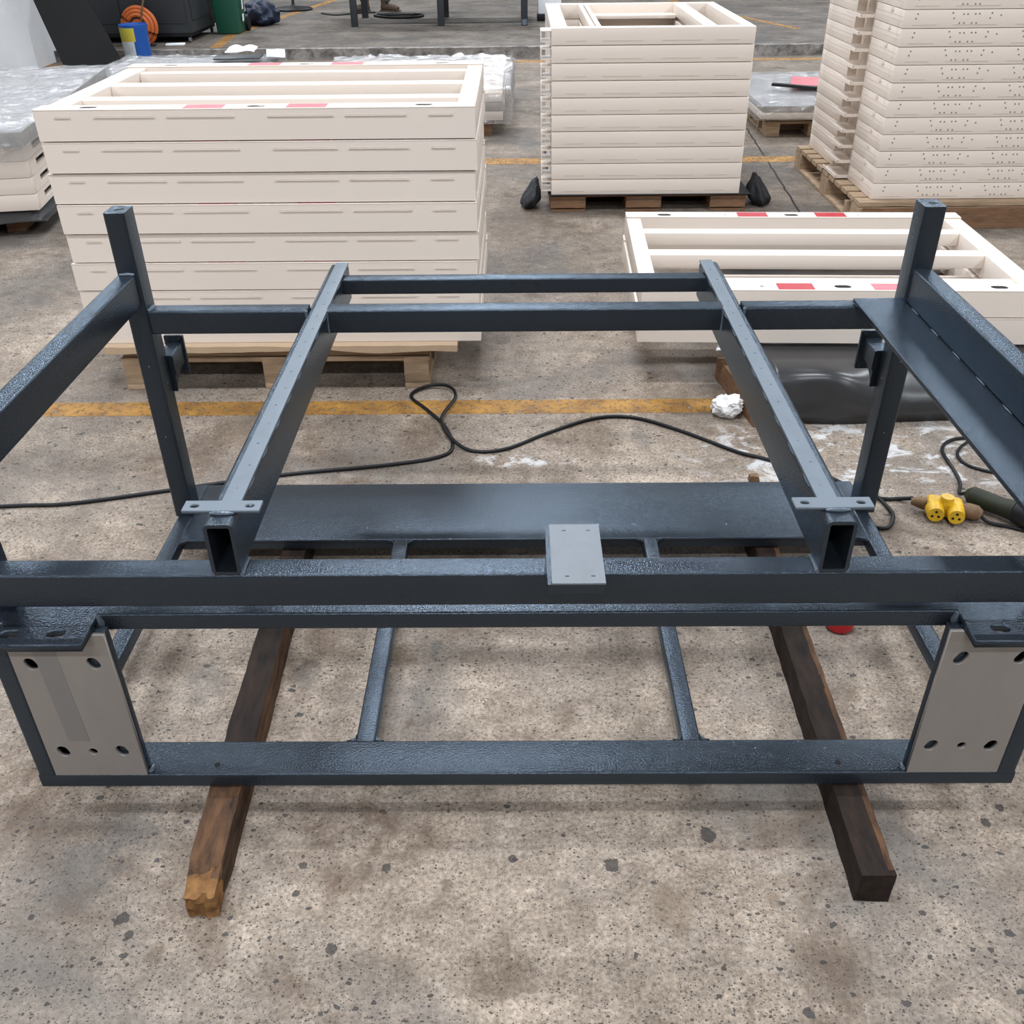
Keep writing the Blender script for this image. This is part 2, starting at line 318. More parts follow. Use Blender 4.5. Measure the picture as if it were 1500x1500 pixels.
def plate(loops, t, name='plate', upright=False, off=(0, 0, 0)):
    # flat plate with real holes; z 0..t, or standing in XZ with y 0..t
    cu = bpy.data.curves.new('tmp', 'CURVE'); cu.dimensions = '2D'; cu.fill_mode = 'BOTH'; cu.extrude = t / 2
    for lp in loops:
        sp_ = cu.splines.new('POLY'); sp_.points.add(len(lp) - 1); sp_.use_cyclic_u = True
        for k, (x, y) in enumerate(lp): sp_.points[k].co = (x, y, 0, 1)
    ob = bpy.data.objects.new('tmp', cu); C.objects.link(ob)
    dg = bpy.context.evaluated_depsgraph_get(); dg.update()
    me = bpy.data.meshes.new_from_object(ob.evaluated_get(dg)); bpy.data.objects.remove(ob); bpy.data.curves.remove(cu)
    me.name = name
    me.materials.clear()
    me.transform(Matrix.Translation((0, 0, t / 2)))
    if upright: me.transform(Matrix(((1, 0, 0, 0), (0, 0, 1, 0), (0, 1, 0, 0), (0, 0, 0, 1))))
    me.transform(Matrix.Translation(off))
    bm = bmesh.new(); bm.from_mesh(me); bmesh.ops.remove_doubles(bm, verts=bm.verts, dist=1e-5); bmesh.ops.recalc_face_normals(bm, faces=bm.faces); bm.to_mesh(me); bm.free()
    me.update(); return me
def ob(name, me, m=None, parent=None, loc=None, rz=0.0):
    if isinstance(me, MB): me = me.mesh(name)
    o = bpy.data.objects.new(name, me); C.objects.link(o)
    if m and not me.materials: me.materials.append(M[m])
    if parent is not None:
        o.parent = parent
        if loc is None and parent.get('_world'): loc = -Vector(parent.location)
    if loc is not None: o.location = loc
    o.rotation_euler.z = rz
    return o
def thing(name, label, cat, loc=(0, 0, 0), rz=0.0, group=None, world=False):
    o = bpy.data.objects.new(name, None); C.objects.link(o); o.location = loc; o.rotation_euler.z = rz; o.empty_display_size = .1
    o['label'] = label; o['category'] = cat
    if group: o['group'] = group
    if world: o['_world'] = 1
    return o
def tag(o, label, cat, group=None):
    o['label'] = label; o['category'] = cat
    if group: o['group'] = group
    return o
def struct(o): o['kind'] = 'structure'; return o
def dup(root, loc, label, rz=None):
    r = root.copy(); C.objects.link(r); r.location = loc; r['label'] = label
    if rz is not None: r.rotation_euler.z = rz
    for ch in list(root.children):
        c = ch.copy(); C.objects.link(c); c.parent = r
        for g in ch.children:
            d = g.copy(); C.objects.link(d); d.parent = c
    return r
def jitter(me, amp, freq, seed=0.0):
    for v in me.vertices:
        p = v.co * freq + Vector((seed, seed * 2, 0)); v.co += Vector(noise.noise_vector(p)) * amp
    me.update()
def gridbox(x0, x1, y0, y1, z0, z1, nx, ny, nz):
    bm = bmesh.new(); bmesh.ops.create_cube(bm, size=1)
    me = bpy.data.meshes.new('g')
    bm.free()
    mb = MB()
    def quad(fn, a, b):
        vs = [fn(i / a, j / b) for j in range(b + 1) for i in range(a + 1)]
        fs = [(j * (a + 1) + i, j * (a + 1) + i + 1, (j + 1) * (a + 1) + i + 1, (j + 1) * (a + 1) + i) for j in range(b) for i in range(a)]
        mb.add(vs, fs)
    X = lambda t: x0 + (x1 - x0) * t
    Y = lambda t: y0 + (y1 - y0) * t
    Z = lambda t: z0 + (z1 - z0) * t
    quad(lambda a, b: (X(a), Y(b), z0), nx, ny); quad(lambda a, b: (X(a), Y(b), z1), nx, ny)
    quad(lambda a, b: (X(a), y0, Z(b)), nx, nz); quad(lambda a, b: (X(a), y1, Z(b)), nx, nz)
    quad(lambda a, b: (x0, Y(a), Z(b)), ny, nz); quad(lambda a, b: (x1, Y(a), Z(b)), ny, nz)
    me = bpy.data.meshes.new('g'); me.from_pydata(mb.v, [], mb.f)
    bm = bmesh.new(); bm.from_mesh(me); bmesh.ops.remove_doubles(bm, verts=bm.verts, dist=1e-5); bmesh.ops.recalc_face_normals(bm, faces=bm.faces); bm.to_mesh(me); bm.free()
    return me
def smoothpath(pts, n=6):
    pts = [Vector(p) for p in pts]; out = []
    for k in range(len(pts) - 1):
        p0 = pts[max(k - 1, 0)]; p1 = pts[k]; p2 = pts[k + 1]; p3 = pts[min(k + 2, len(pts) - 1)]
        for q in range(n):
            t = q / n
            out.append(0.5 * ((2 * p1) + (p2 - p0) * t + (2 * p0 - 5 * p1 + 4 * p2 - p3) * t * t + (3 * p1 - p0 - 3 * p2 + p3) * t ** 3))
    out.append(pts[-1]); return out

# ---------------------------------------------------------------- setting
struct(ob('floor', MB().box(-14, 14, -4, 11.5, -0.1, 0), 'floor'))
struct(ob('floor_platform', MB().box(-14, 14, 11.56, 34, -0.1, 0.109), 'platform'))
kb = gridbox(-14, 14, 11.46, 11.56, 0.0, 0.109, 400, 2, 4)
for v in kb.vertices:
    if v.co.y < 11.5: v.co.y += 0.035 * noise.noise(v.co * 5.0) ; v.co.z += 0.008 * noise.noise(v.co * 9.0) * (1 if v.co.z > .05 else 0)
struct(ob('trim_1', kb, 'kerbstone'))
def lane(name, x0, x1, y0, y1, z=0.0008, rz=0): return struct(ob(name, MB().box(x0, x1, y0, y1, 0.0002, z), 'lane'))
lane('trim_2', -14, 0.78, 2.998, 3.104)
lane('trim_3', -14, 14, 6.64, 6.80)
lane('trim_4', -14, 14, 11.13, 11.27)
def strip_poly(name, pts, wd, m, z):
    mb = MB(); vs = []
    for k, p in enumerate(pts):
        a = Vector(pts[max(k - 1, 0)]); b = Vector(pts[min(k + 1, len(pts) - 1)]); t = (b - a).normalized(); nn = Vector((-t.y, t.x))
        vs += [(p[0] + nn.x * wd / 2, p[1] + nn.y * wd / 2, z), (p[0] - nn.x * wd / 2, p[1] - nn.y * wd / 2, z)]
    mb.add(vs, [(2 * k, 2 * k + 1, 2 * k + 3, 2 * k + 2) for k in range(len(pts) - 1)])
    return struct(ob(name, mb, m))
strip_poly('trim_5', [(-3.35, 11.62), (-3.45, 12.7), (-3.25, 14.5), (-2.9, 17)], 0.13, 'lane', 0.1096)
strip_poly('trim_6', [(3.4, 12.8), (2.7, 15.0), (2.0, 18.0)], 0.10, 'lane', 0.1096)
ck = [(1.75 - 0.165 * (k / 30.) + 0.012 * noise.noise(Vector((k * .7, 0, 0))), 7.7 - 2.4 * k / 30.) for k in range(31)]
strip_poly('trim_7', ck, 0.012, 'dark', 0.0006)

# ---------------------------------------------------------------- the slate grey steel frame
F = thing('steel_base_frame', 'large slate grey welded steel machine base frame resting on two timbers', 'frame', (0, 1.75, 0.075), world=True)
def P(name, x0, x1, y0, y1, z0, z1, axis, r=0.006, m='paint', hollow=0):
    return ob(name, MB().prof(x0, x1, y0, y1, z0, z1, axis, r, 4, hollow), m, F)
ZB, ZR, YF = 0.075, 0.111, 1.2664
fb = P('base_front_beam', -.9514, .9514, YF, 1.355, ZB, ZR, 'x')
for hx in (-.607, .614): ob('bolt_hole_shade', MB().cyl((hx, 1.291, ZR - .0002), .0062, .0006), 'dark', fb, loc=(0, 0, 0))  # black discs paint the hole shade on a solid beam
P('base_side_beam', -.9514, -.9096, 1.355, 2.3476, ZB, ZR, 'y'); P('base_side_beam', .9096, .9514, 1.355, 2.3476, ZB, ZR, 'y')
P('base_cross_bar', -.3435, -.3032, 1.353, 2.067, ZB, ZR - .0006, 'y'); P('base_cross_bar', .3170, .3555, 1.353, 2.067, ZB, ZR - .0006, 'y')
dk = P('deck_plate', -.9096, .9096, 2.0646, 2.3476, ZR - .009, ZR, 'x', .003)
P('base_rear_beam', -.9096, .9096, 2.072, 2.135, ZB, ZR - .009, 'x', .004)
# fillets where slots meet the bars
def fillet(x, y, sx, sy, r=.018):
    lp = [(x, y)] + [(x + sx * (r - r * math.sin(R(90 * k / 6))), y + sy * (r - r * math.cos(R(90 * k / 6)))) for k in range(7)]
    return plate([lp], .010, 'fillet', off=(0, 0, ZR - .0105))
for (x, sx) in ((-.9096, 1), (-.3435, -1), (-.3032, 1), (.317, -1), (.3555, 1), (.9096, -1)):
    ob('corner_fillet', fillet(x, 2.0646, sx, -1), 'paint', F)
for (x, sx) in ((-.3435, -1), (-.3032, 1), (.317, -1), (.3555, 1)):
    ob('corner_fillet', fillet(x, 1.355, sx, 1), 'paint', F)
# lower front boxes with bare mounting plates and slotted flanges
FI = (-.757, .762); SLX = (-.890, -.810, .816, .896)
for s, (po, pi, fi, fo) in ((-1, (-.9161, -.7365, FI[0], -.9569)), (1, (.9139, .7398, FI[1], .9662))):
    out = s * .9514
    a, b_ = sorted((out, po + s * .0004)); P('corner_post', a, b_, YF, 1.340, ZR - .002, .4665, 'z')
    a, b_ = sorted((pi, pi + s * .044)); P('inner_post', a, b_, 1.2746, 1.292, ZR - .002, .4665, 'z', .003)
    lp = [(po, ZR), (pi, ZR), (pi, .4665), (po, .4665)]
    hs = ([slot(-.883, .400, .0035, .0108, ang=R(-65)), slot(-.770, .401, .0035, .0108, ang=R(-65)), slot(-.884, .177, .0035, .0108, ang=R(-65)), circ(-.827, .176, .0088), slot(-.771, .178, .0035, .0108, ang=R(-65))] if s < 0 else
          [slot(.772, .405, .0055, .0105, ang=R(62)), slot(.879, .406, .0055, .0105, ang=R(62)), slot(.770, .185, .0035, .0108, ang=R(62)), circ(.828, .184, .0088), slot(.883, .184, .0035, .0108, ang=R(62))])
    mp_ = ob('mounting_plate', plate([lp] + hs, .008, 'mounting_plate', True, (0, YF, 0)), 'bare', F)
    mp_['label'] = 'bare unpainted steel plate with slotted bolt holes'
    if s < 0: ob('scoured_band', plate([[(-.866, .205), (-.826, .205), (-.832, .445), (-.872, .445)]], .0004, 'band', True, (0, YF - .0005, 0)), 'band', mp_, loc=(0, 0, 0))
    a, b_ = sorted((po, pi + s * .044)); P('backing_plate', a, b_, 1.330, 1.338, ZR, .4665, 'z', .002)
    sl = [slot(SLX[0], 1.253, .007, .0105, ang=R(6)), slot(SLX[1], 1.254, .007, .0105, ang=R(6))] if s < 0 else [slot(SLX[2], 1.256, .007, .0105), slot(SLX[3], 1.256, .007, .0105)]
    a, b_ = sorted((fo, fi))
    ob('slotted_flange', plate([rect(a, b_, 1.224, 1.345)] + sl, .016, 'flange', off=(0, 0, .467)), 'paint', F)
P('middle_rail', FI[0], FI[1], 1.303, 1.35, .447, .483, 'x', .005)
# upper front beam and corner structure
P('upper_front_beam', -.957, .966, 1.2701, 1.319, .5252, .5935, 'x', .006)
for s, (xo, xi) in ((-1, (-.9569, -.9077)), (1, (.9662, .9159))):
    a, b_ = sorted((xo, xi))
    P('front_post', a, b_, 1.319, 1.349, .483, .718, 'z')
    pt = P('rear_post', a, b_, 2.1815, 2.2477, ZR, .9395, 'z', .006)
    cx = (a + b_) / 2
    ob('end_cap_hole_shade', plate([slot(cx + .003, 2.214, .004, .0075, ang=R(20))], .0006, 'hole', off=(0, 0, .9393)), 'dark', pt, loc=(0, 0, 0))  # black oval laid on the post top paints the shade of its hole
    dots = MB()
    for zz in (.905, .86, .50, .33): dots.cyl((xi - s * -.0003 if s < 0 else xi - .0003, 2.214, zz), .0022, .0006, 'x', 8)
    for zz in (.56, .36): dots.cyl((cx, 2.1812, zz), .0022, .0006, 'y', 8)
    ob('rivet_hole', dots, 'strip', pt, loc=(0, 0, 0))['kind'] = 'stuff'
    # mounting bracket behind the post
    bx0, bx1 = (-.939, -.889) if s < 0 else (.887, .945)
    br = P('bracket_plate', bx0, bx1, 2.330, 2.338, .474, .580, 'y', .003)
    s0, s1 = (-.936, -.894) if s < 0 else (.899, .940)
    P('bracket_arm', s0, s1, 2.2477, 2.330, .505, .560, 'y', .005)
    prof = [(2.2477, .505), (2.329, .505)] + [(2.329 - .081 * math.sin(R(90 * k / 8)), .505 - .045 * (1 - math.cos(R(90 * k / 8)))) for k in range(1, 9)]
    g = MB(); n = len(prof)
    g.add([(s0 + .004, y, z) for y, z in prof] + [(s1 - .004, y, z) for y, z in prof], [tuple(range(n)), tuple(range(2 * n - 1, n - 1, -1))] + [(k, (k + 1) % n, n + (k + 1) % n, n + k) for k in range(n)])
    ob('bracket_gusset', g, 'paint', F)
    bm_ = MB()
    for bxx in (bx0 + .01, bx1 - .01):
        for bz in (.572, .482): bm_.cyl((bxx, 2.326, bz), .004, .005, 'y', 8)
    ob('bolt', bm_, 'dark', br, loc=(0, 0, 0))['kind'] = 'stuff'
P('side_beam', -.957, -.9143, 1.24, 2.1815, .7178, .7955, 'y', .006)
P('side_beam', .9208, .966, 1.24, 2.1815, .7132, .7955, 'y', .006)
P('shelf_plate', .8045, .958, 1.24, 2.213, .7025, .7132, 'y', .002)
sw = MB()
for k in range(7):
    y = 1.35 + k * .125; sw.pipe([(.9200, y, .7145), (.9196, y + .02, .7150), (.9200, y + .04, .7145)], [.0008, .0018, .0008], 6)
ob('stitch_weld', sw, 'weld', F)['kind'] = 'stuff'
P('rear_beam', -.9085, -.522, 2.19, 2.238, .641, .7007, 'x'); P('rear_beam', -.4735, .4880, 2.19, 2.238, .641, .7007, 'x'); P('rear_beam', .5375, .9165, 2.19, 2.238, .641, .7007, 'x')
tb = P('top_cross_bar', -.4735, .4880, 2.4365, 2.4765, .6484, .690, 'x', .005)
for hx in (-.023, .042): ob('bolt_hole_shade', MB().cyl((hx, 2.4361, .674), .0075, .0006, 'y'), 'dark', tb, loc=(0, 0, 0))  # holes are only painted: dark discs for the shade inside
for s, (x0, x1, st0, st1, t0, t1) in ((-1, (-.5225, -.4731, -.5060, -.4722, -.5645, -.4365)), (1, (.4875, .5380, .4866, .5200, .4440, .5725))):
    P('rail', x0, x1, 1.2701, 2.545, .5937, .6947, 'y', .0095, hollow=.0065)
    st = P('drilled_strip', st0, st1, 1.3335, 2.545, .6947, .7005, 'y', .0012, 'strip'); st['label'] = 'pale grey flat bar with a row of small holes'
    d = MB(); cx = (st0 + st1) / 2
    for k in range(15): d.cyl((cx + .003 * (k % 2), 1.375 + .078 * k, .7003), .0026, .0006, 'z', 8)
    ob('drilled_hole_spot', d, 'weld', st, loc=(0, 0, 0))['kind'] = 'stuff'
    tp = ob('tee_plate', plate([rect(t0, t1, 1.3045, 1.3345), slot(t0 + .018, 1.319, .002, .006), slot(t1 - .018, 1.319, .002, .006)], .006, 'tee', off=(0, 0, .6950)), 'strip', F)
    ww = MB(); ex = st1 if s < 0 else st0
    for k in range(11):
        y = 1.38 + k * .108; ww.pipe([(ex, y, .6935), (ex + s * -.0004, y + .02, .6932), (ex, y + .045, .6935)], [.0006, .0014, .0006], 6)
    cxr = (x0 + x1) / 2
    ww.pipe([(cxr - .02, 1.3025, .6965), (cxr - .007, 1.301, .698), (cxr + .008, 1.3015, .697), (cxr + .02, 1.3025, .6965)], [.002, .0045, .004, .002], 8)
    for xx in (x0, x1):
        ww.pipe([(xx, 1.271, .595), (xx, 1.29, .596), (xx, 1.318, .595)], [.004, .003, .003], 6)
        ww.pipe([(xx, 2.189, .643), (xx, 2.1885, .67), (xx, 2.189, .70)], [.004, .0025, .004], 6)
    ob('weld_bead', ww, 'weld', F)['kind'] = 'stuff'
# square pad on the upper front beam
pd = ob('pad_plate', plate([rect(.043, .129, 1.203, 1.371), slot(.068, 1.352, .002, .0018), slot(.110, 1.352, .002, .0018), slot(.068, 1.222, .002, .0018), slot(.110, 1.222, .002, .0018)], .004, 'pad', off=(0, 0, .621)), 'pad', F)
pd['label'] = 'bare light grey square pad plate with four tiny slots'
P('pad_spacer', .036, .129, 1.2045, 1.374, .603, .6208, 'z', .002)
P('pad_support', .046, .120, 1.272, 1.317, .5930, .6032, 'z', .002)
pw = MB()
for xx in (.040, .126): pw.pipe([(xx, 1.272, .596), (xx, 1.295, .598), (xx, 1.318, .596)], [.005, .007, .005], 8)
pw.pipe([(-.757, 1.302, .481), (-.753, 1.301, .468), (-.754, 1.301, .45)], [.005, .007, .004], 8); pw.pipe([(.762, 1.302, .481), (.758, 1.301, .468), (.759, 1.301, .45)], [.005, .007, .004], 8)
pw.pipe([(-.735, 1.272, .1125), (-.731, 1.276, .1135), (-.732, 1.29, .1125)], [.003, .005, .003], 6); pw.pipe([(.738, 1.272, .1125), (.734, 1.276, .1135), (.735, 1.29, .1125)], [.003, .005, .003], 6)
pw.pipe([(-.950, 2.180, .7965), (-.93, 2.179, .798), (-.915, 2.180, .7965)], [.003, .004, .003], 6); pw.pipe([(-.907, 2.192, .7012), (-.902, 2.21, .703), (-.907, 2.235, .7012)], [.003, .006, .003], 6)
ob('weld_bead', pw, 'weld', F)['kind'] = 'stuff'
bd = MB()
for (x, y) in ((-.36, 2.325), (-.42, 2.12), (.30, 2.13), (.55, 2.13), (-.20, 1.347), (.10, 1.345), (.42, 1.345), (.46, 1.33), (.55, 1.347), (.60, 1.33), (.64, 1.347), (-.68, 1.347)): bd.cyl((x, y, ZR - .0003), .0028, .0014, 'z', 8, .0015)
ob('paint_blob', bd, 'weld', F)['kind'] = 'stuff'

# ---------------------------------------------------------------- timbers under the frame
def timber(name, p0, p1, wd, h, m, label, seed, broken):
    L_ = math.dist(p0, p1); ang = math.atan2(p1[1] - p0[1], p1[0] - p0[0]) - math.pi / 2
    me = gridbox(-wd / 2, wd / 2, 0, L_, 0.0, h, 16, 110, 4)
    for v in me.vertices:
        top = v.co.z > h - .001
        d = Vector(noise.noise_vector(v.co * 22 + Vector((seed, 0, 0)))) * .0022
        if broken and v.co.y < .07:
            k = 1 - v.co.y / .07
            v.co.z = v.co.z * (1 - .28 * k) ; v.co.x *= 1 - .15 * k
            v.co.y += .012 * noise.noise(v.co * 60 + Vector((seed, 3, 0)))
            d *= 1.6
        d.z = min(d.z, 0) if top else max(d.z, 0) if v.co.z < .001 else d.z
        v.co += d
    for p in me.polygons: p.use_smooth = False
    o = ob(name, me, m, loc=(p0[0], p0[1], 0), rz=ang)
    if broken:
        me.materials.append(M['timberraw']); me.materials.append(M['timberdark'])
        for p in me.polygons:
            if p.center.y < .045 + .02 * noise.noise(p.center * 40): p.material_index = 1
            elif p.center.y > .30 + .10 * noise.noise(p.center * 18) and (p.normal.z > .5 or p.center.y > .75): p.material_index = 2
    else:
        me.materials.append(M['timber'])
        for p in me.polygons:
            if p.center.x > wd * (.32 + .10 * noise.noise(Vector((0, p.center.y * 5, seed)))) and p.center.y > .01: p.material_index = 1
    return tag(o, label, 'timber', 'support timbers')
timber('support_timber', (-.5835, 1.035), (-.618, 2.22), .062, .0745, 'timber', 'brown timber with a splintered pale end under the frame, left of the pair', 1.0, True)
timber('support_timber', (.629, 1.062), (.655, 2.25), .062, .0745, 'timberdark', 'dark oil-blackened timber with a square cut end under the frame', 5.0, False)

# ---------------------------------------------------------------- cream panel frames (1.40 x 0.95 m)
FH = 0.0950
G8 = 'cream frames in the tall stack'
def cream_frame(label, loc, rz, group, tape='red'):
    t = thing('cream_frame', label, 'frame', loc, rz, group)
    hw, D = .70, .95
    fr = [(-.767, .030, .016), (-.40, .008, .006), (0, .030, .016), (.40, .008, .006), (.767, .030, .016)]
    shade_block = MB().box(-.036, .036, -.021, .021, 0, .0105).mesh('shade_block')
    def rail(y0, y1, nm, face):
        c = MB(); c.box(-hw, hw, y0, y0 + .003, 0, FH - .0035).box(-hw, hw, y1 - .003, y1, 0, FH - .0035).box(-hw, hw, y0 + .003, y1 - .003, 0, .003)
        c.box(-hw, -hw + .003, y0 + .003, y1 - .003, .003, FH - .0035).box(hw - .003, hw, y0 + .003, y1 - .003, .003, FH - .0035)
        b = ob(nm, c, 'cream', t)
        yc = y0 + .040 if face < 0 else y1 - .040
        hs = [slot(x * hw, yc, max(a - b2_, .001), b2_) for x, a, b2_ in fr]
        ob('top_flange', plate([rect(-hw, hw, y0, y1)] + hs, .0035, 'top_flange', off=(0, 0, FH - .0035)), 'cream', b)
        for x, a, b2_ in fr:
            if a > .02: ob('hole_shade_block', shade_block, 'dark', b, loc=(x * hw, yc, FH - .0145))  # added black block below the oval hole, stands in for shade inside
        for s in (-1, 1):
            x0, x1 = sorted((s * .145 * hw, s * .325 * hw))
            ob('red_tape', MB().box(x0, x1, yc - .034 if face < 0 else yc - .028, yc + .028 if face < 0 else yc + .034, FH, FH + .0006), tape, b)
        return b
    f_ = rail(0, .075, 'front_rail', -1); rail(D - .075, D, 'back_rail', 1)
    lv = MB().box(0, 1, -.0008, 0.0002, 0, .0022).mesh('louvre_shade'); lv2 = MB().box(0, 1, -.0025, .0002, -.0035, -.0008).mesh('louvre_lip')
    for (a, b2_) in ((-.91, -.835), (-.73, -.45), (-.40, -.09), (.06, .36), (.41, .69), (.79, .90)):
        o1 = ob('louvre_shade', lv, 'groove', t, loc=(a * hw, 0, FH - .022)); o1.scale.x = (b2_ - a) * hw
        o2 = ob('louvre_lip', lv2, 'cream', t, loc=(a * hw, 0, FH - .022)); o2.scale.x = (b2_ - a) * hw
    for s, wd in ((-1, .075), (1, .06)):
        x0, x1 = sorted((s * hw, s * (hw - wd))); ob('side_rail', bev(MB().box(x0, x1, .0752, D - .0752, .002, FH - .006), .003), 'cream', t)
    for (y0, y1, z1) in ((.21, .275, FH - .008), (.48, .55, FH - .008), (.79, .835, FH - .012)):
        ob('cross_bar', bev(MB().box(-hw + .0752, hw - .0602, y0, y1, z1 - .05, z1), .003), 'cream', t)
    pt = MB()
    for x in (-.42, -.2, .02, .2): pt.cyl((x, .2096, .06), .003, .0005, 'y', 8)
    ob('drilled_hole_spot', pt, 'dark', t)['kind'] = 'stuff'  # hole shade painted as black dots on the cross bar
    return t
NTH = ['topmost', 'second', 'third', 'fourth', 'fifth', 'sixth', 'seventh', 'eighth', 'ninth', 'tenth', 'eleventh', 'twelfth', 'thirteenth']
A0 = cream_frame('topmost cream frame with faded red tape in the tall stack on cardboard', (-.842, 3.2, .190 + 7 * .0993), 0, G8, 'pink')
for k in range(1, 8):
    dup(A0, (-.842 + .004 * math.sin(k * 2.1) - .0006 * k, 3.2 + .003 * math.sin(k * 3.7), .190 + (7 - k) * .0993),
        '%s cream frame from the top of the tall stack on cardboard' % NTH[k])
GD = 'cream frames in the low stack'
D1 = cream_frame('upper cream frame with bright red tape in the low stack over black plastic', (1.085 + .72 * math.sin(0), 4.105, .2865), math.pi - R(2.0), GD, 'red')
# centre the low stack: front edge about y=3.14, centre x about 1.09
D1.location = (1.145 + .011, 4.115, .2865)
for rl in D1.children:
    for tp in rl.children:
        if rl.name.startswith('back_rail') and tp.name.startswith('red_tape') and tp.data.vertices[0].co.x < 0:
            tp.data = tp.data.copy(); tp.data.materials[0] = M['pink']
dup(D1, (1.150, 4.112, .1875), 'lower cream frame under the red-taped frame in the low stack')

# ---------------------------------------------------------------- square frames: middle stack of ten and right stack
def u_bracket(parent, x, y0, y1, z0, h=.055, out=.055):
    b = MB().box(x - out, x, y0, y1, z0, z0 + .005).box(x - out, x, y0, y1, z0 + h - .005, z0 + h).box(x - out, x - out + .005, y0, y1, z0 + .005, z0 + h - .005)
    return ob('side_bracket', b, 'cream', parent)
def square_frame(label, loc, group):
    t = thing('square_frame', label, 'frame', loc, 0, group); W, D, H = 1.062, 1.28, .0815
    f_ = ob('front_rail', bev(MB().box(0, W, 0, .07, 0, H), .0014), 'cream', t); ob('back_rail', bev(MB().box(0, W, D - .07, D, 0, H), .0014), 'cream', t)
    ob('side_rail', bev(MB().box(0, .085, .0702, D - .0702, .001, H), .0014), 'cream', t); ob('side_rail', bev(MB().box(W - .06, W, .0702, D - .0702, .001, H), .0014), 'cream', t)
    ob('inner_bar', bev(MB().box(.205, .230, .0702, D - .0702, .02, H), .0014), 'cream', t); ob('inner_bar', bev(MB().box(.242, .267, .0702, D - .0702, .02, H - .003), .0014), 'cream', t)
    ob('inner_bar', bev(MB().box(.80, .872, .0702, D - .0702, .02, H), .0014), 'cream', t); ob('inner_ledge', bev(MB().box(.267, .80, D - .2, D - .07, .01, .03), .0014), 'cream', t)
    lv = MB().box(0, 1, -.0015, .0002, 0, .0045).mesh('louvre_shade')
    for a, b_ in ((.075, .185), (.27, .48), (.58, .79), (.865, .985)):
        o = ob('louvre_shade', lv, 'groove', t, loc=(a, 0, .018)); o.scale.x = b_ - a
    u_bracket(t, -.0005, .03, .16, .012)
    return t
GB = 'square cream frames in the middle stack'
B0 = square_frame('topmost square cream frame in the middle stack, inner bars visible', (.172, 5.494, .098 + 9 * .0852), GB)
for k in range(1, 10):
    dup(B0, (.172 + .0012 * k, 5.494 + .002 * math.sin(k * 2.3), .098 + (9 - k) * .0852), '%s square cream frame from the top of the middle stack with side brackets' % NTH[k] if k < 9 else 'lowest square cream frame of the middle stack, lying on black cloth')
def drilled_frame(label, loc, group):
    t = thing('drilled_frame', label, 'frame', loc, 0, group); W, D, H = 1.30, 1.28, .0795
    ob('front_rail', bev(MB().box(0, W, 0, .07, 0, H), .0014), 'cream', t); ob('back_rail', bev(MB().box(0, W, D - .07, D, 0, H), .0014), 'cream', t)
    ob('side_rail', bev(MB().box(0, .06, .0702, .43, 0, H), .0014), 'cream', t); ob('side_rail', bev(MB().box(0, .06, .74, D - .0702, 0, H), .0014), 'cream', t); ob('recessed_rail', bev(MB().box(.05, .10, .4302, .7398, 0, H), .0014), 'cream', t)
    ob('side_rail', bev(MB().box(W - .06, W, .0702, D - .0702, 0, H), .0014), 'cream', t); ob('inner_bar', bev(MB().box(.45, .52, .0702, D - .0702, .01, H - .004), .0014), 'cream', t)
    b = MB().box(-.072, .05, .432, .70, .004, .009).box(-.072, -.066, .432, .70, .009, .020).box(-.072, .05, .432, .437, .009, .02)
    ob('side_lip', b, 'cream', t)
    ob('corner_clip', MB().box(-.006, 0, .16, .19, H - .014, H), 'cream', t)
    ln = MB()
    for z in (.03, .05): ln.box(-.0008, .0002, .01, .42, z, z + .002).box(-.0008, .0002, .75, 1.26, z, z + .002)
    ob('side_groove_shade', ln, 'groove', t)['kind'] = 'stuff'  # thin darker strips paint groove shade on the side rails
    lv = MB().box(0, 1, -.0015, .0002, 0, .004).mesh('louvre_shade')
    for a, b_ in ((.045, .165), (.245, .46), (.55, .765), (.85, 1.06)):
        o = ob('louvre_shade', lv, 'groove', t, loc=(a, 0, .013)); o.scale.x = b_ - a
    d = MB()
    for base in (.0, .36, .72):
        for x, z in ((.065, .062), (.06, .042), (.235, .066), (.245, .042), (.288, .060), (.308, .060), (.345, .061), (.365, .061), (.275, .021), (.297, .021), (.335, .021), (.357, .021), (.425, .064), (.42, .042), (.47, .054)):
            if 0 < x + base < W - .02 and not (base > 0 and x < .2): d.cyl((x + base, -.0006, z), .0042, .0008, 'y', 8)
    ob('drilled_hole_spot', d, 'dot', t)['kind'] = 'stuff'  # flat dots carry the painted shade of the holes
    return t
GC = 'drilled cream frames in the right stack'
CB = .1395
C0 = drilled_frame('topmost visible drilled cream frame of the right stack, cut by picture edge', (1.878, 5.2, CB + 12 * .0823), GC)
for k in range(1, 13):
    dup(C0, (1.878 + .0008 * k, 5.2 + .002 * math.sin(k * 1.9), CB + (12 - k) * .0823), '%s drilled cream frame from the pallet up in the right stack' % NTH[12 - k] if k < 12 else 'lowest drilled cream frame of the right stack, directly on the wooden pallet')

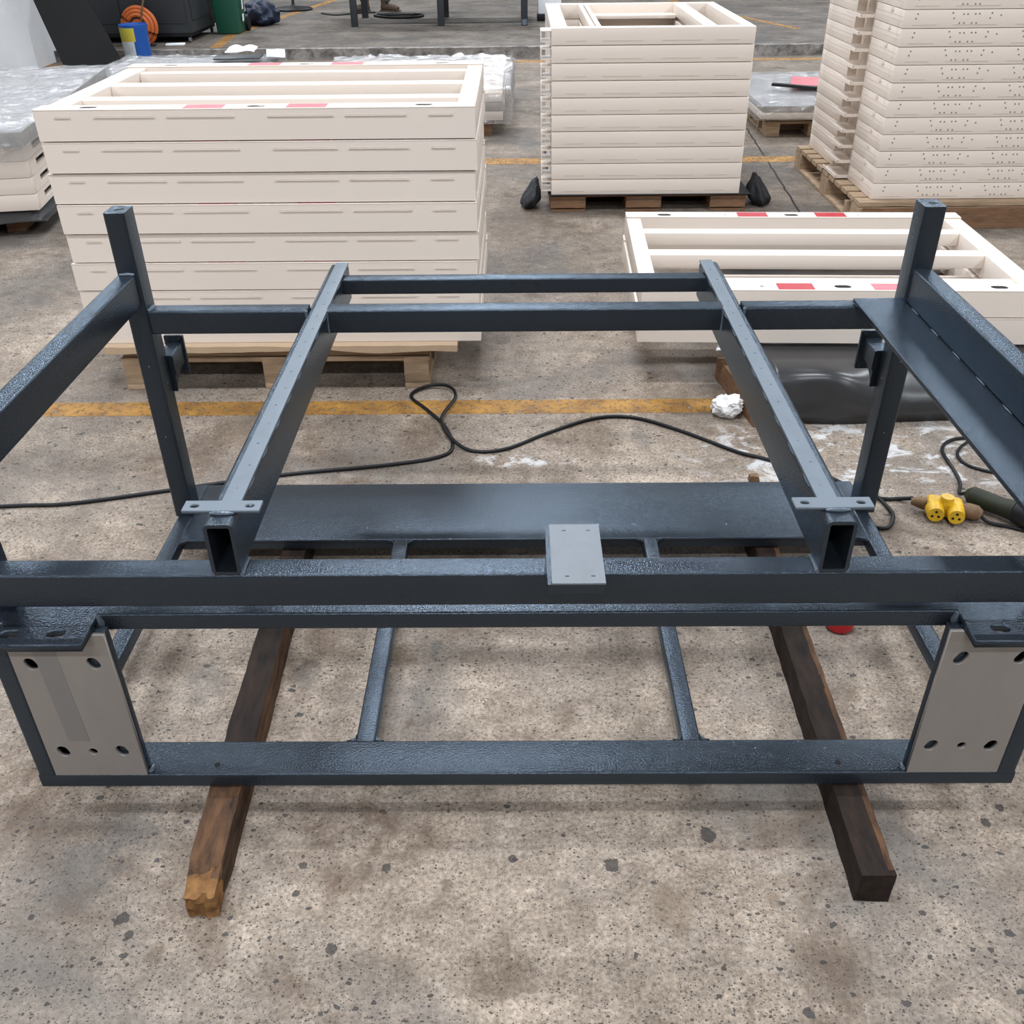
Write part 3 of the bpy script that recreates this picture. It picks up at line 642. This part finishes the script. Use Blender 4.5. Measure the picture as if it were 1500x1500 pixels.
# ---------------------------------------------------------------- pallets
def pallet(label, x0, x1, y0, y1, h, wood, blocks, rz=0, nb=5, bw=None):
    cx, cy = (x0 + x1) / 2, (y0 + y1) / 2
    t = thing('wooden_pallet', label, 'pallet', (cx, cy, 0), rz, 'wooden pallets'); W, D = x1 - x0, y1 - y0
    tb_ = .022 if h > .1 else .013; n = nb; gap = (D - n * .10) / (n - 1)
    me = gridbox(-W / 2, W / 2, -.05, .05, 0, tb_, 24, 1, 1); jitter(me, .003, 7)
    for k in range(n): ob('deck_board', me, wood, t, loc=(0, -D / 2 + .05 + k * (.10 + gap) + (.012 if k == 0 else 0), h - tb_ - .001))
    bw = bw or .10
    bl = gridbox(-bw / 2, bw / 2, -.07, .07, 0, h - tb_ * 2 - .004, 3, 3, 3); jitter(bl, .002, 20)
    sb = bev(MB().box(-.05, .05, -D / 2, D / 2, 0, tb_ - .002), .002)
    for bx_ in blocks:
        for yy in (-D / 2 + .075, 0, D / 2 - .075): ob('block', bl, wood, t, loc=(bx_ - cx, yy, .0205))
        o = ob('runner_board', sb, wood, t, loc=(bx_ - cx, 0, 0)); o.scale.x = bw / .1
    st = bev(MB().box(-W / 2, W / 2, -.05, .05, 0, tb_ - .003), .002)
    for yy in ((-D / 2 + .06, D / 2 - .06) if h > .1 else ()): ob('stringer_board', st, wood, t, loc=(0, yy, h - tb_ * 2 - .003))
    ob('inner_shade_board', st, 'timberdark', t, loc=(0, -D / 2 + .24, 0)).scale = (1, .4, (h - tb_ * 2 - .006) / (tb_ - .003))  # added dark board deep inside, darkens the pallet openings
    return t
pallet('pale broken wooden pallet under cardboard and the tall cream stack', -1.46, -.335, 3.21, 4.10, .152, 'wood', (-1.42, -.905, -.385), bw=.09)
pallet('brown pallet with thick blocks under the middle stack of square frames', .18, 1.30, 5.50, 6.75, .094, 'woodbrown', (.28, .71, 1.19), bw=.20, nb=9)
pallet('weathered pallet jutting out under the right stack of drilled frames', 1.815, 3.25, 5.13, 6.50, .138, 'wood', (1.87, 2.5, 3.19), bw=.11, nb=11)
front = gridbox(1.83, 3.25, 5.120, 5.1298, .002, .112, 40, 1, 4); jitter(front, .002, 9)
fo_ = ob('skirting_plank', front, 'woodbrown'); tag(fo_, 'dark brown plank along the front of the right stack pallet', 'plank')
pallet('brown pallet under black plastic sheet and the low cream stack', .86, 1.90, 3.05, 4.05, .165, 'woodbrown', (.92, 1.36, 1.84))
# loose brown board sticking out of the low stack towards the camera
lb = gridbox(-.014, .014, 0, .40, 0.001, .085, 2, 16, 3); jitter(lb, .002, 14)
tag(ob('loose_board', lb, 'woodbrown', loc=(.808, 2.885, 0), rz=R(9)), 'short brown wooden board on edge beside the white rag', 'board')
# cardboard sheet between pallet and tall stack
cb = gridbox(-1.50, -.228, 3.165, 4.12, .153, .1885, 70, 20, 2)
for v in cb.vertices:
    if v.co.z < .186:
        v.co.z = .1835 - (.0305 if (abs(v.co.y - 3.165) > .06) else (.003 + .027 * min(1, max(0, noise.noise(Vector((v.co.x * 3.2, 2, 0))) * .9 + .5))))
        if v.co.z < .153: v.co.z = .153
    if v.co.y < 3.17: v.co.y += .012 * noise.noise(Vector((v.co.x * 9, 0, 1)))
finish(cb, 40)
tag(ob('cardboard_sheet', cb, 'card'), 'torn brown cardboard sheet between pallet and the tall cream stack', 'cardboard')
# black cloth hanging out under the middle stack
for (cx, cy, sx, sy, h, dr, lab, sd) in ((.082, 5.62, .062, .13, .165, -1, 'folded black cloth hanging out left of the middle stack pallet', 1), (1.375, 5.64, .072, .14, .175, 1, 'folded black cloth slumped on the floor right of the middle stack', 4)):
    bm = bmesh.new(); bmesh.ops.create_icosphere(bm, subdivisions=5, radius=1); me = bpy.data.meshes.new('cloth')
    for v in bm.verts:
        p = v.co.copy(); a = math.atan2(p.y, p.x); tz = max(0, (p.z + .95) / 1.95)
        fold = 1 + .10 * math.sin(a * 6 + sd + 2.5 * tz) * (1 - tz * .6) + .16 * noise.noise(p * 1.7 + Vector((sd, 0, 0)))
        wide = (1.15 - .85 * tz) * fold
        v.co = Vector((p.x * sx * wide + dr * .030 * (1 - tz) - dr * .022 * tz, p.y * sy * wide, tz * h * (1 + .12 * noise.noise(p * 2.5 + Vector((0, sd, 0))))))
    bm.to_mesh(me); bm.free(); finish(me, 60)
    tag(ob('black_cloth', me, 'cloth', loc=(cx, cy, .001)), lab, 'cloth', 'black cloths')
tag(ob('cloth_liner', bev(MB().box(.165, 1.31, 5.48, 6.76, 0.0957, .0977), .0008), 'cloth'), 'thin black cloth layer between middle stack and its pallet', 'cloth')
# black plastic sheet draped over the low pallet
nx, ny = 70, 26; mb = MB(); vs = []
for j in range(ny + 1):
    t = j / ny
    for i in range(nx + 1):
        x = .835 + 1.03 * i / nx + .03 * math.sin(t * 3)
        wv = noise.noise(Vector((x * 3.1, t * 1.3, 0)))
        if t < .35: y = 4.02 - (4.02 - 3.06) * (t / .35); z = .171 + .004 * wv
        else:
            q = (t - .35) / .65; a = q * math.pi / 2
            front_y = 2.915 + .04 * noise.noise(Vector((x * 2.3, 5, 0))) + .10 * max(0, x - 1.35)
            y = 3.06 - (3.06 - front_y) * math.sin(a) ** .8 + .028 * math.sin(q * 5 + x * 4) * q * (1 - q) * 2
            z = .171 * math.cos(a) ** .75 + .03 * wv * math.sin(q * math.pi) + .004
            bulge = .028 * math.exp(-((x - 1.0 - q * .15) / .10) ** 2) * math.sin(q * math.pi); z += bulge; y -= bulge
        vs.append((x, y, max(z, .004)))
mb.add(vs, [(j * (nx + 1) + i, j * (nx + 1) + i + 1, (j + 1) * (nx + 1) + i + 1, (j + 1) * (nx + 1) + i) for j in range(ny) for i in range(nx)])
bs = ob('plastic_sheet', mb, 'blackfilm'); sm = bs.modifiers.new('thick', 'SOLIDIFY'); sm.thickness = .002; sm.offset = 1
tag(bs, 'shiny black plastic sheet draped over the pallet of the low cream stack', 'plastic sheet')

# ---------------------------------------------------------------- small things on the floor
def cable(name, pts, r, label, cat='cable', m='rubber', z=None):
    pp = smoothpath([(p[0], p[1], p[2] if len(p) > 2 else r) for p in pts], 6)
    return tag(ob(name, MB().pipe(pp, r, 10), m), label, cat)
c1 = [(-2.3, 2.33), (-1.576, 2.401), (-1.374, 2.414), (-1.086, 2.489), (-.745, 2.579), (-.448, 2.631), (-.276, 2.681), (-.229, 2.749), (-.262, 2.892), (-.336, 3.022), (-.402, 3.131), (-.35, 3.199, .012), (-.273, 3.186, .02), (-.236, 3.101, .02), (-.271, 2.958, .022), (-.272, 2.890, .022), (-.238, 2.795, .018), (-.167, 2.725), (-.054, 2.733), (.084, 2.839), (.253, 2.946), (.396, 2.949), (.547, 2.847), (.705, 2.705), (.784, 2.66), (.95, 2.55), (1.04, 2.44), (1.09, 2.415), (1.13, 2.415), (1.166, 2.396, .02)]
cable('black_power_cable', c1, .0062, 'long black power cable looping across the floor behind the frame')
cable('black_cable_loop', [(1.07, 2.44), (1.085, 2.37), (1.085, 2.32), (1.05, 2.262), (1.0, 2.27), (.96, 2.30)], .0058, 'short black cable curl beside the yellow socket adaptor')
cable('coiled_cable', [(1.62, 2.83), (1.483, 2.755, .016), (1.415, 2.69, .008), (1.415, 2.62), (1.47, 2.572), (1.53, 2.555), (1.57, 2.50), (1.60, 2.44), (1.66, 2.38)], .0052, 'black cable bent in a loop behind the angle grinder')
# yellow three way socket adaptor
t = thing('socket_adaptor', 'yellow rubber three-way socket adaptor lying on the concrete', 'socket adaptor', (1.225, 2.315, 0), R(-14))
ob('body', bev(MB().box(-.048, .052, -.005, .046, .004, .056), .012, 3), 'yellow', t)
for x in (-.026, .030):
    o = MB().cyl((x, -.034, .031), .0225, .036, 'y', 20, .0265); s_ = ob('socket', o, 'yellow', t)
    h = MB()
    for a in (90, 210, 330): h.cyl((x + .010 * math.cos(R(a)), -.0348, .031 + .010 * math.sin(R(a))), .0042, .001, 'y', 8)
    ob('pin_hole_shade', h, 'dark', s_)['kind'] = 'stuff'  # black discs paint the shade inside the socket holes
ob('socket', MB().cyl((.004, .012, .048), .021, .022, 'z', 20, .018), 'yellow', t)
ob('cable_gland', MB().pipe([(-.046, .024, .03), (-.065, .03, .03), (-.085, .036, .026)], [.019, .017, .010], 12), 'brownplug', t)
ob('plug', MB().pipe([(.05, .018, .03), (.065, .017, .028), (.090, .012, .026), (.104, .008, .024)], [.017, .023, .023, .014], 12), 'brownplug', t)
# angle grinder
g = thing('angle_grinder', 'dark olive angle grinder lying on the floor at the right edge', 'power tool', (1.372, 2.345, 0), R(-48))
ob('grip', MB().pipe([(-.075, 0, .036), (-.06, 0, .036), (-.02, 0, .035), (.03, 0, .036), (.07, 0, .040)], [.012, .026, .028, .027, .031], 16), 'olive', g)
ob('motor_housing', MB().pipe([(.07, 0, .040), (.10, 0, .040), (.17, 0, .040), (.19, 0, .040)], [.033, .037, .037, .030], 16), 'rubber', g)
ob('gear_head', bev(MB().box(.185, .245, -.028, .028, .012, .066), .010, 2), 'strip', g)
ob('disc_guard', MB().lathe([(.01, 0), (.06, 0), (.062, .010), (.010, .012)], (.215, 0, .001)), 'rubber', g)
def local(root, pts):
    inv = Matrix.Translation(root.location) @ Matrix.Rotation(root.rotation_euler.z, 4, 'Z'); inv = inv.inverted()
    return [inv @ Vector(p) for p in pts]
ob('power_cord', MB().pipe(smoothpath(local(g, [(1.322, 2.401, .034), (1.318, 2.43, .016), (1.35, 2.50, .007), (1.362, 2.576, .006), (1.372, 2.706, .006), (1.425, 2.774, .006), (1.50, 2.79, .006), (1.62, 2.76, .006), (1.75, 2.70, .006)]), 6), .0055, 10), 'rubber', g)
ob('power_cord', MB().pipe(smoothpath(local(t, [(1.325, 2.297, .024), (1.345, 2.280, .010), (1.40, 2.262, .0056), (1.48, 2.225, .0056), (1.65, 2.20, .0056)]), 6), .0055, 10), 'rubber', t)
# crumpled white rag
bm = bmesh.new(); bmesh.ops.create_icosphere(bm, subdivisions=4, radius=1)
for v in bm.verts:
    p = v.co.copy(); p *= 1 + .30 * noise.noise(p * 1.9) + .28 * abs(noise.noise(p * 3.7)) - .1
    v.co = Vector((p.x * .055, p.y * .05, max(0, (p.z + .75)) * .042))
me = bpy.data.meshes.new('rag'); bm.to_mesh(me); bm.free(); finish(me, 25)
tag(ob('white_rag', me, 'rag', loc=(.723, 2.985, .001)), 'crumpled white rag on the floor by the yellow lane line', 'rag')
# red cap partly hidden below the middle rail
tag(ob('red_container', MB().lathe([(.027, 0), (.034, .006), (.036, .040), (.034, .044), (.030, .044), (.029, .012), (.002, .011)], (0, 0, .0005)), 'redplastic', loc=(.788, 1.832, 0)), 'small round red plastic container on the floor under the frame', 'container')
ch = gridbox(-.016, .016, -.010, .010, 0, .018, 4, 3, 3); jitter(ch, .004, 40)
tag(ob('wood_scrap', ch, 'brownplug', loc=(.722, 2.535, .001)), 'tiny brown wood scrap just behind the deck plate', 'wood scrap')
sc_ = MB(); sc_.add([(0, 0, .001), (.10, .01, .001), (.11, .05, .012), (.02, .06, .02)], [(0, 1, 2, 3)])
me = sc_.mesh('scrap'); o = ob('white_sheet_scrap', me, 'paper', loc=(.70, 3.17, .16)); o.modifiers.new('t', 'SOLIDIFY').thickness = .002
tag(o, 'small white sheet scrap tucked under the low cream stack', 'paper')

# ---------------------------------------------------------------- film wrapped piles
def film(label, x0, x1, y0, y1, z0, z1, loc=(0, 0, 0), rz=0, amp=.02, tail=None, group='stretch film wraps'):
    me = gridbox(x0, x1, y0, y1, z0, z1, 40, 60, 10)
    bm = bmesh.new(); bm.from_mesh(me)
    bmesh.ops.delete(bm, geom=[f for f in bm.faces if abs(f.normal.z) > .9 and f.calc_center_median().z < z0 + .001], context='FACES')
    bm.to_mesh(me); bm.free()
    for v in me.vertices:
        p = v.co * 6; d = noise.noise(p) * .5 + abs(noise.noise(p * 2.3)) + .15
        nrm = Vector(((v.co.x - (x0 + x1) / 2) / (x1 - x0), (v.co.y - (y0 + y1) / 2) / (y1 - y0), 1.2 * max(0, (v.co.z - z0) / (z1 - z0) - .6)))
        v.co += nrm * amp * d * 1.6
    finish(me, 30)
    o = ob('stretch_film', me, 'film', loc=loc, rz=rz); return tag(o, label, 'plastic film', group)
# left wrapped pile: boards on top of slotted crates
EX = (-2.54, 5.10); ER = R(9)
def at(x, y): c, s = math.cos(ER), math.sin(ER); return (EX[0] + x * c - y * s, EX[1] + x * s + y * c)
for k, (z, h, lab) in enumerate(((.469, .068, 'only flat'),)):
    o = ob('panel_board', bev(MB().box(-1.3, 0.0 - .01 * k, 0, 2.15, 0, h), .004), 'greyboard', loc=(*at(0, 0), z), rz=ER)
    tag(o, '%s cream board of the film-wrapped pile at left edge' % lab, 'board', 'wrapped boards')
slit = bev(MB().box(-.42, 0, 0, .04, 0, .082), .003)
for k in range(4):
    z = .130 + k * .0845
    t = thing('slotted_crate', '%s slotted cream crate of the film-wrapped pile at left edge' % ('lowest', 'second lowest', 'third lowest', 'uppermost')[k], 'crate', (*at(-.03, .06), z), ER, 'wrapped crates')
    b = MB(); b.box(-1.2, 0, 0, .04, 0, .082).box(-1.2, 0, 1.96, 2.0, 0, .082).box(-1.2, -1.16, .04, 1.96, 0, .082)
    ob('wall', bev(b, .002), 'cream', t)
    s_ = MB(); s_.box(-.03, 0, .04, 1.96, 0, .026).box(-.03, 0, .04, 1.96, .062, .082)
    for q in range(6): s_.box(-.03, 0, .04 + q * .37, .04 + q * .37 + .12, .026, .062)
    ob('slotted_side', s_, 'cream', t)
    ob('bottom', MB().box(-1.16, -.03, .04, 1.96, .004, .010), 'greyboard', t)
pl = pallet('dark pallet under the film-wrapped pile at left edge', -3.75, -2.75, 5.18, 6.95, .125, 'woodbrown', (-3.7, -3.25, -2.83)); pl.rotation_euler.z = ER; pl.location = (*at(-.62, 1.02), 0)
film('clear crinkled film over the boards of the left wrapped pile', -1.32, .012, -.02, 2.17, .40, .545, loc=(*at(0, 0), 0), rz=ER, amp=.022)
bs2 = gridbox(-1.26, .0, .02, 2.05, .125, .1295, 30, 30, 1); jitter(bs2, .012, 5)
for v in bs2.vertices:
    v.co.z = max(v.co.z - .006, .1265) if (-1.2 < v.co.x < -.05 and v.co.y > .06) else max(.02, v.co.z - .05 - .03 * noise.noise(v.co * 4))
    if v.co.z > .1295: v.co.z = .1295
tag(ob('pallet_cover', bs2, 'blackfilm', loc=(*at(0, 0), 0), rz=ER), 'black plastic hanging over the pallet of the left wrapped pile', 'plastic sheet')
# far wrapped piles behind the tall stack
def pile(x0, x1, y0, y1, z0, z1, n, lab, mats=('cream', 'greyboard')):
    h = (z1 - z0) / n
    for k in range(n):
        o = ob('panel_board', bev(MB().box(x0 + .01 * (k % 2), x1 - .015 * ((k + 1) % 2), y0, y1, z0 + k * h, z0 + (k + 1) * h - .002), .004), mats[k % 2])
        tag(o, '%s board of %s' % (('lowest', 'second', 'third', 'topmost')[k if k < n - 1 else 3], lab), 'board', 'wrapped boards')
pile(-1.55, -.10, 7.50, 9.15, .115, .305, 3, 'the film-wrapped pile right behind the tall cream stack')
pallet('pallet under the far wrapped pile behind the tall cream stack', -1.50, -.20, 7.55, 9.1, .112, 'woodbrown', (-1.45, -.85, -.25))
film('loose shiny film around the far pile right of the tall stack', -1.58, -.06, 7.46, 9.2, .10, .315, amp=.05)
pile(-3.52, -2.15, 7.9, 9.45, .115, .30, 2, 'the wrapped pile left behind the tall cream stack', ('greyboard', 'greyboard'))
pallet('pallet under the wrapped pile left behind the tall cream stack', -3.45, -2.2, 7.95, 9.4, .112, 'woodbrown', (-3.4, -2.8, -2.25))
film('smooth film over the far pile left of the tall stack', -3.55, -2.12, 7.86, 9.5, .10, .308, amp=.02)
tag(ob('dark_sheet', bev(MB().box(-.2, .2, -.11, .11, 0, .012), .003), 'cabinet', loc=(-2.45, 9.14, .335), rz=R(4)), 'flat dark sheet lying on the wrapped pile behind the tall stack', 'sheet')
for (x, y, sx, sy, rz, lab, sd) in ((-2.52, 9.55, .13, .13, 5, 'crumpled white paper leaning behind the dark sheet', 1), (-2.14, 9.24, .08, .17, 12, 'creased white paper draped beside the dark sheet', 6)):
    p_ = gridbox(-sx, sx, -sy, sy, 0, .004, 16, 16, 1)
    for v in p_.vertices: v.co.z += .04 * abs(noise.noise(v.co * 7 + Vector((sd, 0, 0)))) + max(0, v.co.y) * .10
    tag(ob('white_paper', p_, 'paper', loc=(x, y, .340), rz=R(rz)), lab, 'paper', 'papers on far pile')
# wrapped pile between the middle and right stacks
pile(1.76, 2.9, 7.35, 8.75, .135, .225, 2, 'the low wrapped pile between middle and right stacks')
pallet('pallet under the low wrapped pile between middle and right stacks', 1.82, 2.95, 7.42, 8.7, .132, 'wood', (1.88, 2.19, 2.89))
film('clear film over the low pile between middle and right stacks', 1.72, 2.94, 7.30, 8.80, .137, .229, amp=.012)
tag(ob('red_sheet', bev(MB().box(-.22, .3, -.20, .20, 0, .012), .003), 'pink', loc=(2.36, 8.06, .262), rz=R(-14)), 'flat red sheet lying on the low wrapped pile by the right stack', 'sheet')
tag(ob('black_strip', bev(MB().box(-.30, .30, -.02, .02, 0, .02), .003), 'rubber', loc=(2.22, 7.80, .262), rz=R(-32)), 'thin black strip in front of the red sheet', 'strip')

# ---------------------------------------------------------------- far left: column, leaning panel, tin, reel, cabinet, bin
col = ob('wall_left', MB().box(-8.5, -5.09, 11.0, 11.62, -.02, 3.6), 'white'); struct(col)
bp_ = ob('leaning_panel', plate([[(-4.60, .002), (-3.97, .002), (-4.72, 1.75), (-5.10, 1.75)]], .02, 'panel', True, (0, 0, 0)), 'blackpanel', loc=(0, 10.55, .004)); bp_.rotation_euler = (R(-6), 0, 0)
tag(bp_, 'large matt black panel leaning beside the white column', 'panel')
t = thing('paint_drum', 'blue paint drum with green and white label beside the black panel', 'drum', (-4.075, 11.22, 0))
ob('drum', MB().lathe([(.125, 0), (.135, .01), (.142, .36), (.147, .375), (.147, .395), (.135, .395), (.133, .385), (.004, .384)]), 'blue', t)
def wrap(r, a0, a1, z0, z1, n=14):
    mb = MB(); vs = []
    for k in range(n + 1):
        a = R(a0 + (a1 - a0) * k / n)
        for rr, z in ((r, z0), (r, z1)): vs.append(((rr + .012 * (z - .2)) * math.cos(a), (rr + .012 * (z - .2)) * math.sin(a), z))
    return mb.add(vs, [(2 * k, 2 * k + 2, 2 * k + 3, 2 * k + 1) for k in range(n)])
ob('green_label', wrap(.1425, 200, 290, .24, .37), 'lime', t); ob('white_label', wrap(.1420, 205, 282, .04, .24), 'tinlabel', t)
t = thing('hose_reel', 'orange coiled hose reel standing in front of the charcoal cabinet', 'hose reel', (-4.21, 11.80, .109))
for k, (rr, yy) in enumerate(((.185, .0), (.150, -.025), (.115, -.04), (.17, .05))):
    ob('hose_coil', MB().pipe([(rr * math.cos(2 * math.pi * q / 32), yy, .205 + rr * math.sin(2 * math.pi * q / 32)) for q in range(32)], .022, 8, True), 'orange', t)
ob('hub', MB().cyl((0, -.05, .205), .075, .12, 'y', 20), 'orange', t)
ob('hose_tail', MB().pipe(smoothpath([(.05, -.06, .25), (.09, -.05, .40), (.16, -.02, .60), (.19, .02, .85)], 5), .011, 8), 'brownplug', t)
ob('stand', MB().box(-.14, .14, -.03, .03, 0, .02).box(-.012, .012, -.01, .01, .02, .14), 'cabinet', t)
t = thing('tool_cabinet', 'charcoal steel tool cabinet on casters behind the hose reel', 'cabinet', (-4.3, 12.6, .109))
ob('body', bev(MB().box(-.95, .59, -.55, .50, .10, 1.45), .006), 'cabinet', t); ob('base_frame', bev(MB().box(-.93, .57, -.53, .48, .06, .0995), .004), 'rubber', t)
for (x0, x1) in ((-.93, -.19), (-.17, .55)): ob('door', bev(MB().box(x0, x1, -.562, -.5505, .20, 1.42), .003), 'cabinet', t)
ob('side_panel', bev(MB().box(.5905, .598, -.48, .44, .22, 1.40), .003), 'cabinet', t)
for x in (-.88, .54):
    for y in (-.5, .42): ob('caster', MB().cyl((x - .012, y, .03), .03, .024, 'x', 14), 'strip', t)
tag(ob('white_scrap', bev(MB().box(-.11, .10, -.05, .05, 0, .02), .006), 'paper', loc=(-3.86, 11.86, .110), rz=R(8)), 'white scrap of paper on the platform edge by the cabinet', 'paper')
t = thing('wheelie_bin', 'dark green plastic wheelie bin on the platform beside the cabinet', 'bin', (-3.50, 12.95, .109))
bn = MB(); bn.add([(-.13, -.17, 0), (.13, -.17, 0), (.14, .17, 0), (-.14, .17, 0), (-.16, -.22, .72), (.16, -.22, .72), (.17, .22, .72), (-.17, .22, .72)], [(0, 3, 2, 1), (4, 5, 6, 7), (0, 1, 5, 4), (1, 2, 6, 5), (2, 3, 7, 6), (3, 0, 4, 7)])
ob('tub', bev(bn, .02, 3), 'green', t); ob('rim', bev(MB().box(-.185, .185, -.245, .24, .66, .72), .01), 'green', t); ob('lid', bev(MB().box(-.19, .19, -.25, .25, .722, .76), .012), 'green', t)
wl = MB(); wl.box(.1635, .1645, -.02, .03, .27, .40).box(.163, .164, -.03, .04, .14, .22); me = wl.mesh('print'); o = ob('white_marking', me, 'paper', t); o.location = (-.012, 0, 0); o.rotation_euler.y = R(4)
for x in (-.15, .15): ob('wheel', MB().cyl((x - .025, .22, .09), .09, .05, 'x', 18), 'rubber', t)
bm = bmesh.new(); bmesh.ops.create_icosphere(bm, subdivisions=4, radius=1)
for v in bm.verts:
    p = v.co.copy(); p *= 1 + .35 * noise.noise(p * 2.0 + Vector((9, 0, 0))) + .2 * abs(noise.noise(p * 4.1)); v.co = Vector((p.x * .20, p.y * .22, max(0, p.z + .8) * .16))
me = bpy.data.meshes.new('bag'); bm.to_mesh(me); bm.free(); finish(me, 40)
tag(ob('navy_bag', me, 'bluebag', loc=(-3.30, 13.75, .1095)), 'dark navy bundle on the platform behind the green bin', 'bag')
t = thing('fan_stand', 'round black pedestal base standing far back on the platform', 'stand', (-3.25, 15.55, .109))
ob('base', MB().lathe([(.27, 0), (.275, .02), (.25, .035), (.05, .05), (.03, .07)]), 'rubber', t); ob('pole', MB().cyl((0, 0, .06), .022, 1.0), 'cabinet', t)
cable('platform_cable', [(-2.75, 15.0, .1155), (-2.5, 14.75, .1155), (-2.25, 14.95, .1155), (-2.0, 15.05, .1155)], .012, 'thin black cable on the platform left of the boots')
cable('coiled_hose', [(-1.95, 14.55, .125), (-1.7, 14.3, .125), (-1.35, 14.35, .125), (-1.30, 14.6, .125), (-1.6, 14.7, .13), (-1.9, 14.6, .14), (-1.75, 14.38, .15), (-1.4, 14.42, .15)], .016, 'black cable coil on the platform under the work table')
t = thing('work_table', 'long dark steel work table, only its legs in view', 'table', (-.985, 13.95, .109))
for x in (-1.075, .02, 1.075):
    for y in (-.5, .5):
        ob('leg', bev(MB().box(x - .04, x + .04, y - .04, y + .04, 0, .80), .005), 'cabinet', t)
        if x > 1: ob('foot', MB().cyl((x, y - .045, .01), .035, .06, 'z', 12), 'strip', t)
ob('table_top', bev(MB().box(-1.2, 1.2, -.6, .6, .80, .84), .005), 'cabinet', t); ob('stretcher', bev(MB().box(-1.075, 1.075, .47, .53, .55, .61), .004), 'cabinet', t)
t = thing('charger_box', 'small white and black box far behind the middle stack', 'box', (.40, 14.0, .109))
ob('case', bev(MB().box(-.13, .17, -.12, .12, .08, .36), .012), 'paper', t); ob('black_base', bev(MB().box(-.14, .18, -.13, .13, 0, .0795), .01), 'rubber', t)

# ---------------------------------------------------------------- worker behind the table (only boots in the picture)
pj = thing('person', 'person in brown boots and grey trousers standing behind the work table', 'person', (-2.02, 15.25, .109))
def skin(name, verts, edges, radii, m, root=0):
    me = bpy.data.meshes.new(name); me.from_pydata(verts, edges, [])
    o = ob(name, me, m, pj); o.modifiers.new('skin', 'SKIN'); o.modifiers.new('sub', 'SUBSURF').levels = 2
    o.modifiers['sub'].render_levels = 2
    for k, sv in enumerate(me.skin_vertices[0].data): sv.radius = radii[k]; sv.use_root = (k == root)
    return o
V = [(0, 0, .95), (0, 0, 1.15), (0, .01, 1.38), (0, .01, 1.50), (0, -.02, 1.60), (0, -.03, 1.70),
     (-.11, 0, .90), (-.14, -.02, .50), (-.17, .03, .10), (.11, 0, .90), (.15, -.02, .50), (.17, .0, .10),
     (-.19, .01, 1.42), (-.25, 0, 1.15), (-.20, -.22, 1.05), (.19, .01, 1.42), (.25, 0, 1.15), (.20, -.22, 1.05)]
Ed = [(0, 1), (1, 2), (2, 3), (3, 4), (4, 5), (0, 6), (6, 7), (7, 8), (0, 9), (9, 10), (10, 11), (2, 12), (12, 13), (13, 14), (2, 15), (15, 16), (16, 17)]
Rd = [(.15, .11), (.14, .10), (.16, .11), (.06, .06), (.085, .10), (.08, .09), (.09, .09), (.065, .07), (.055, .06), (.09, .09), (.065, .07), (.055, .06), (.06, .06), (.047, .047), (.035, .035), (.06, .06), (.047, .047), (.035, .035)]
body = skin('body', V, Ed, Rd, 'trouser')
for nm, sx, rz in (('boot', -.17, -35), ('boot', .17, 60)):
    b = MB(); b.pipe([(0, .09, .045), (0, .04, .05), (0, -.06, .05), (0, -.14, .042), (0, -.19, .035)], [.042, .052, .05, .050, .030], 14); b.pipe([(0, .045, .05), (0, .045, .12), (0, .045, .20)], [.052, .052, .056], 14)
    b.box(-.05, .05, -.20, .10, .0, .018)
    o = ob(nm, b, 'boot', pj, loc=(sx, .0, .0005), rz=R(rz))
    lc = MB()
    for q in range(4): lc.pipe([(-.03, -.01 - .03 * q, .098 - .008 * q), (.03, -.015 - .03 * q, .098 - .008 * q)], .004, 6)
    ob('lace', lc, 'rubber', o)['kind'] = 'stuff'
for o in list(bpy.data.objects):
    if '_world' in o: del o['_world']
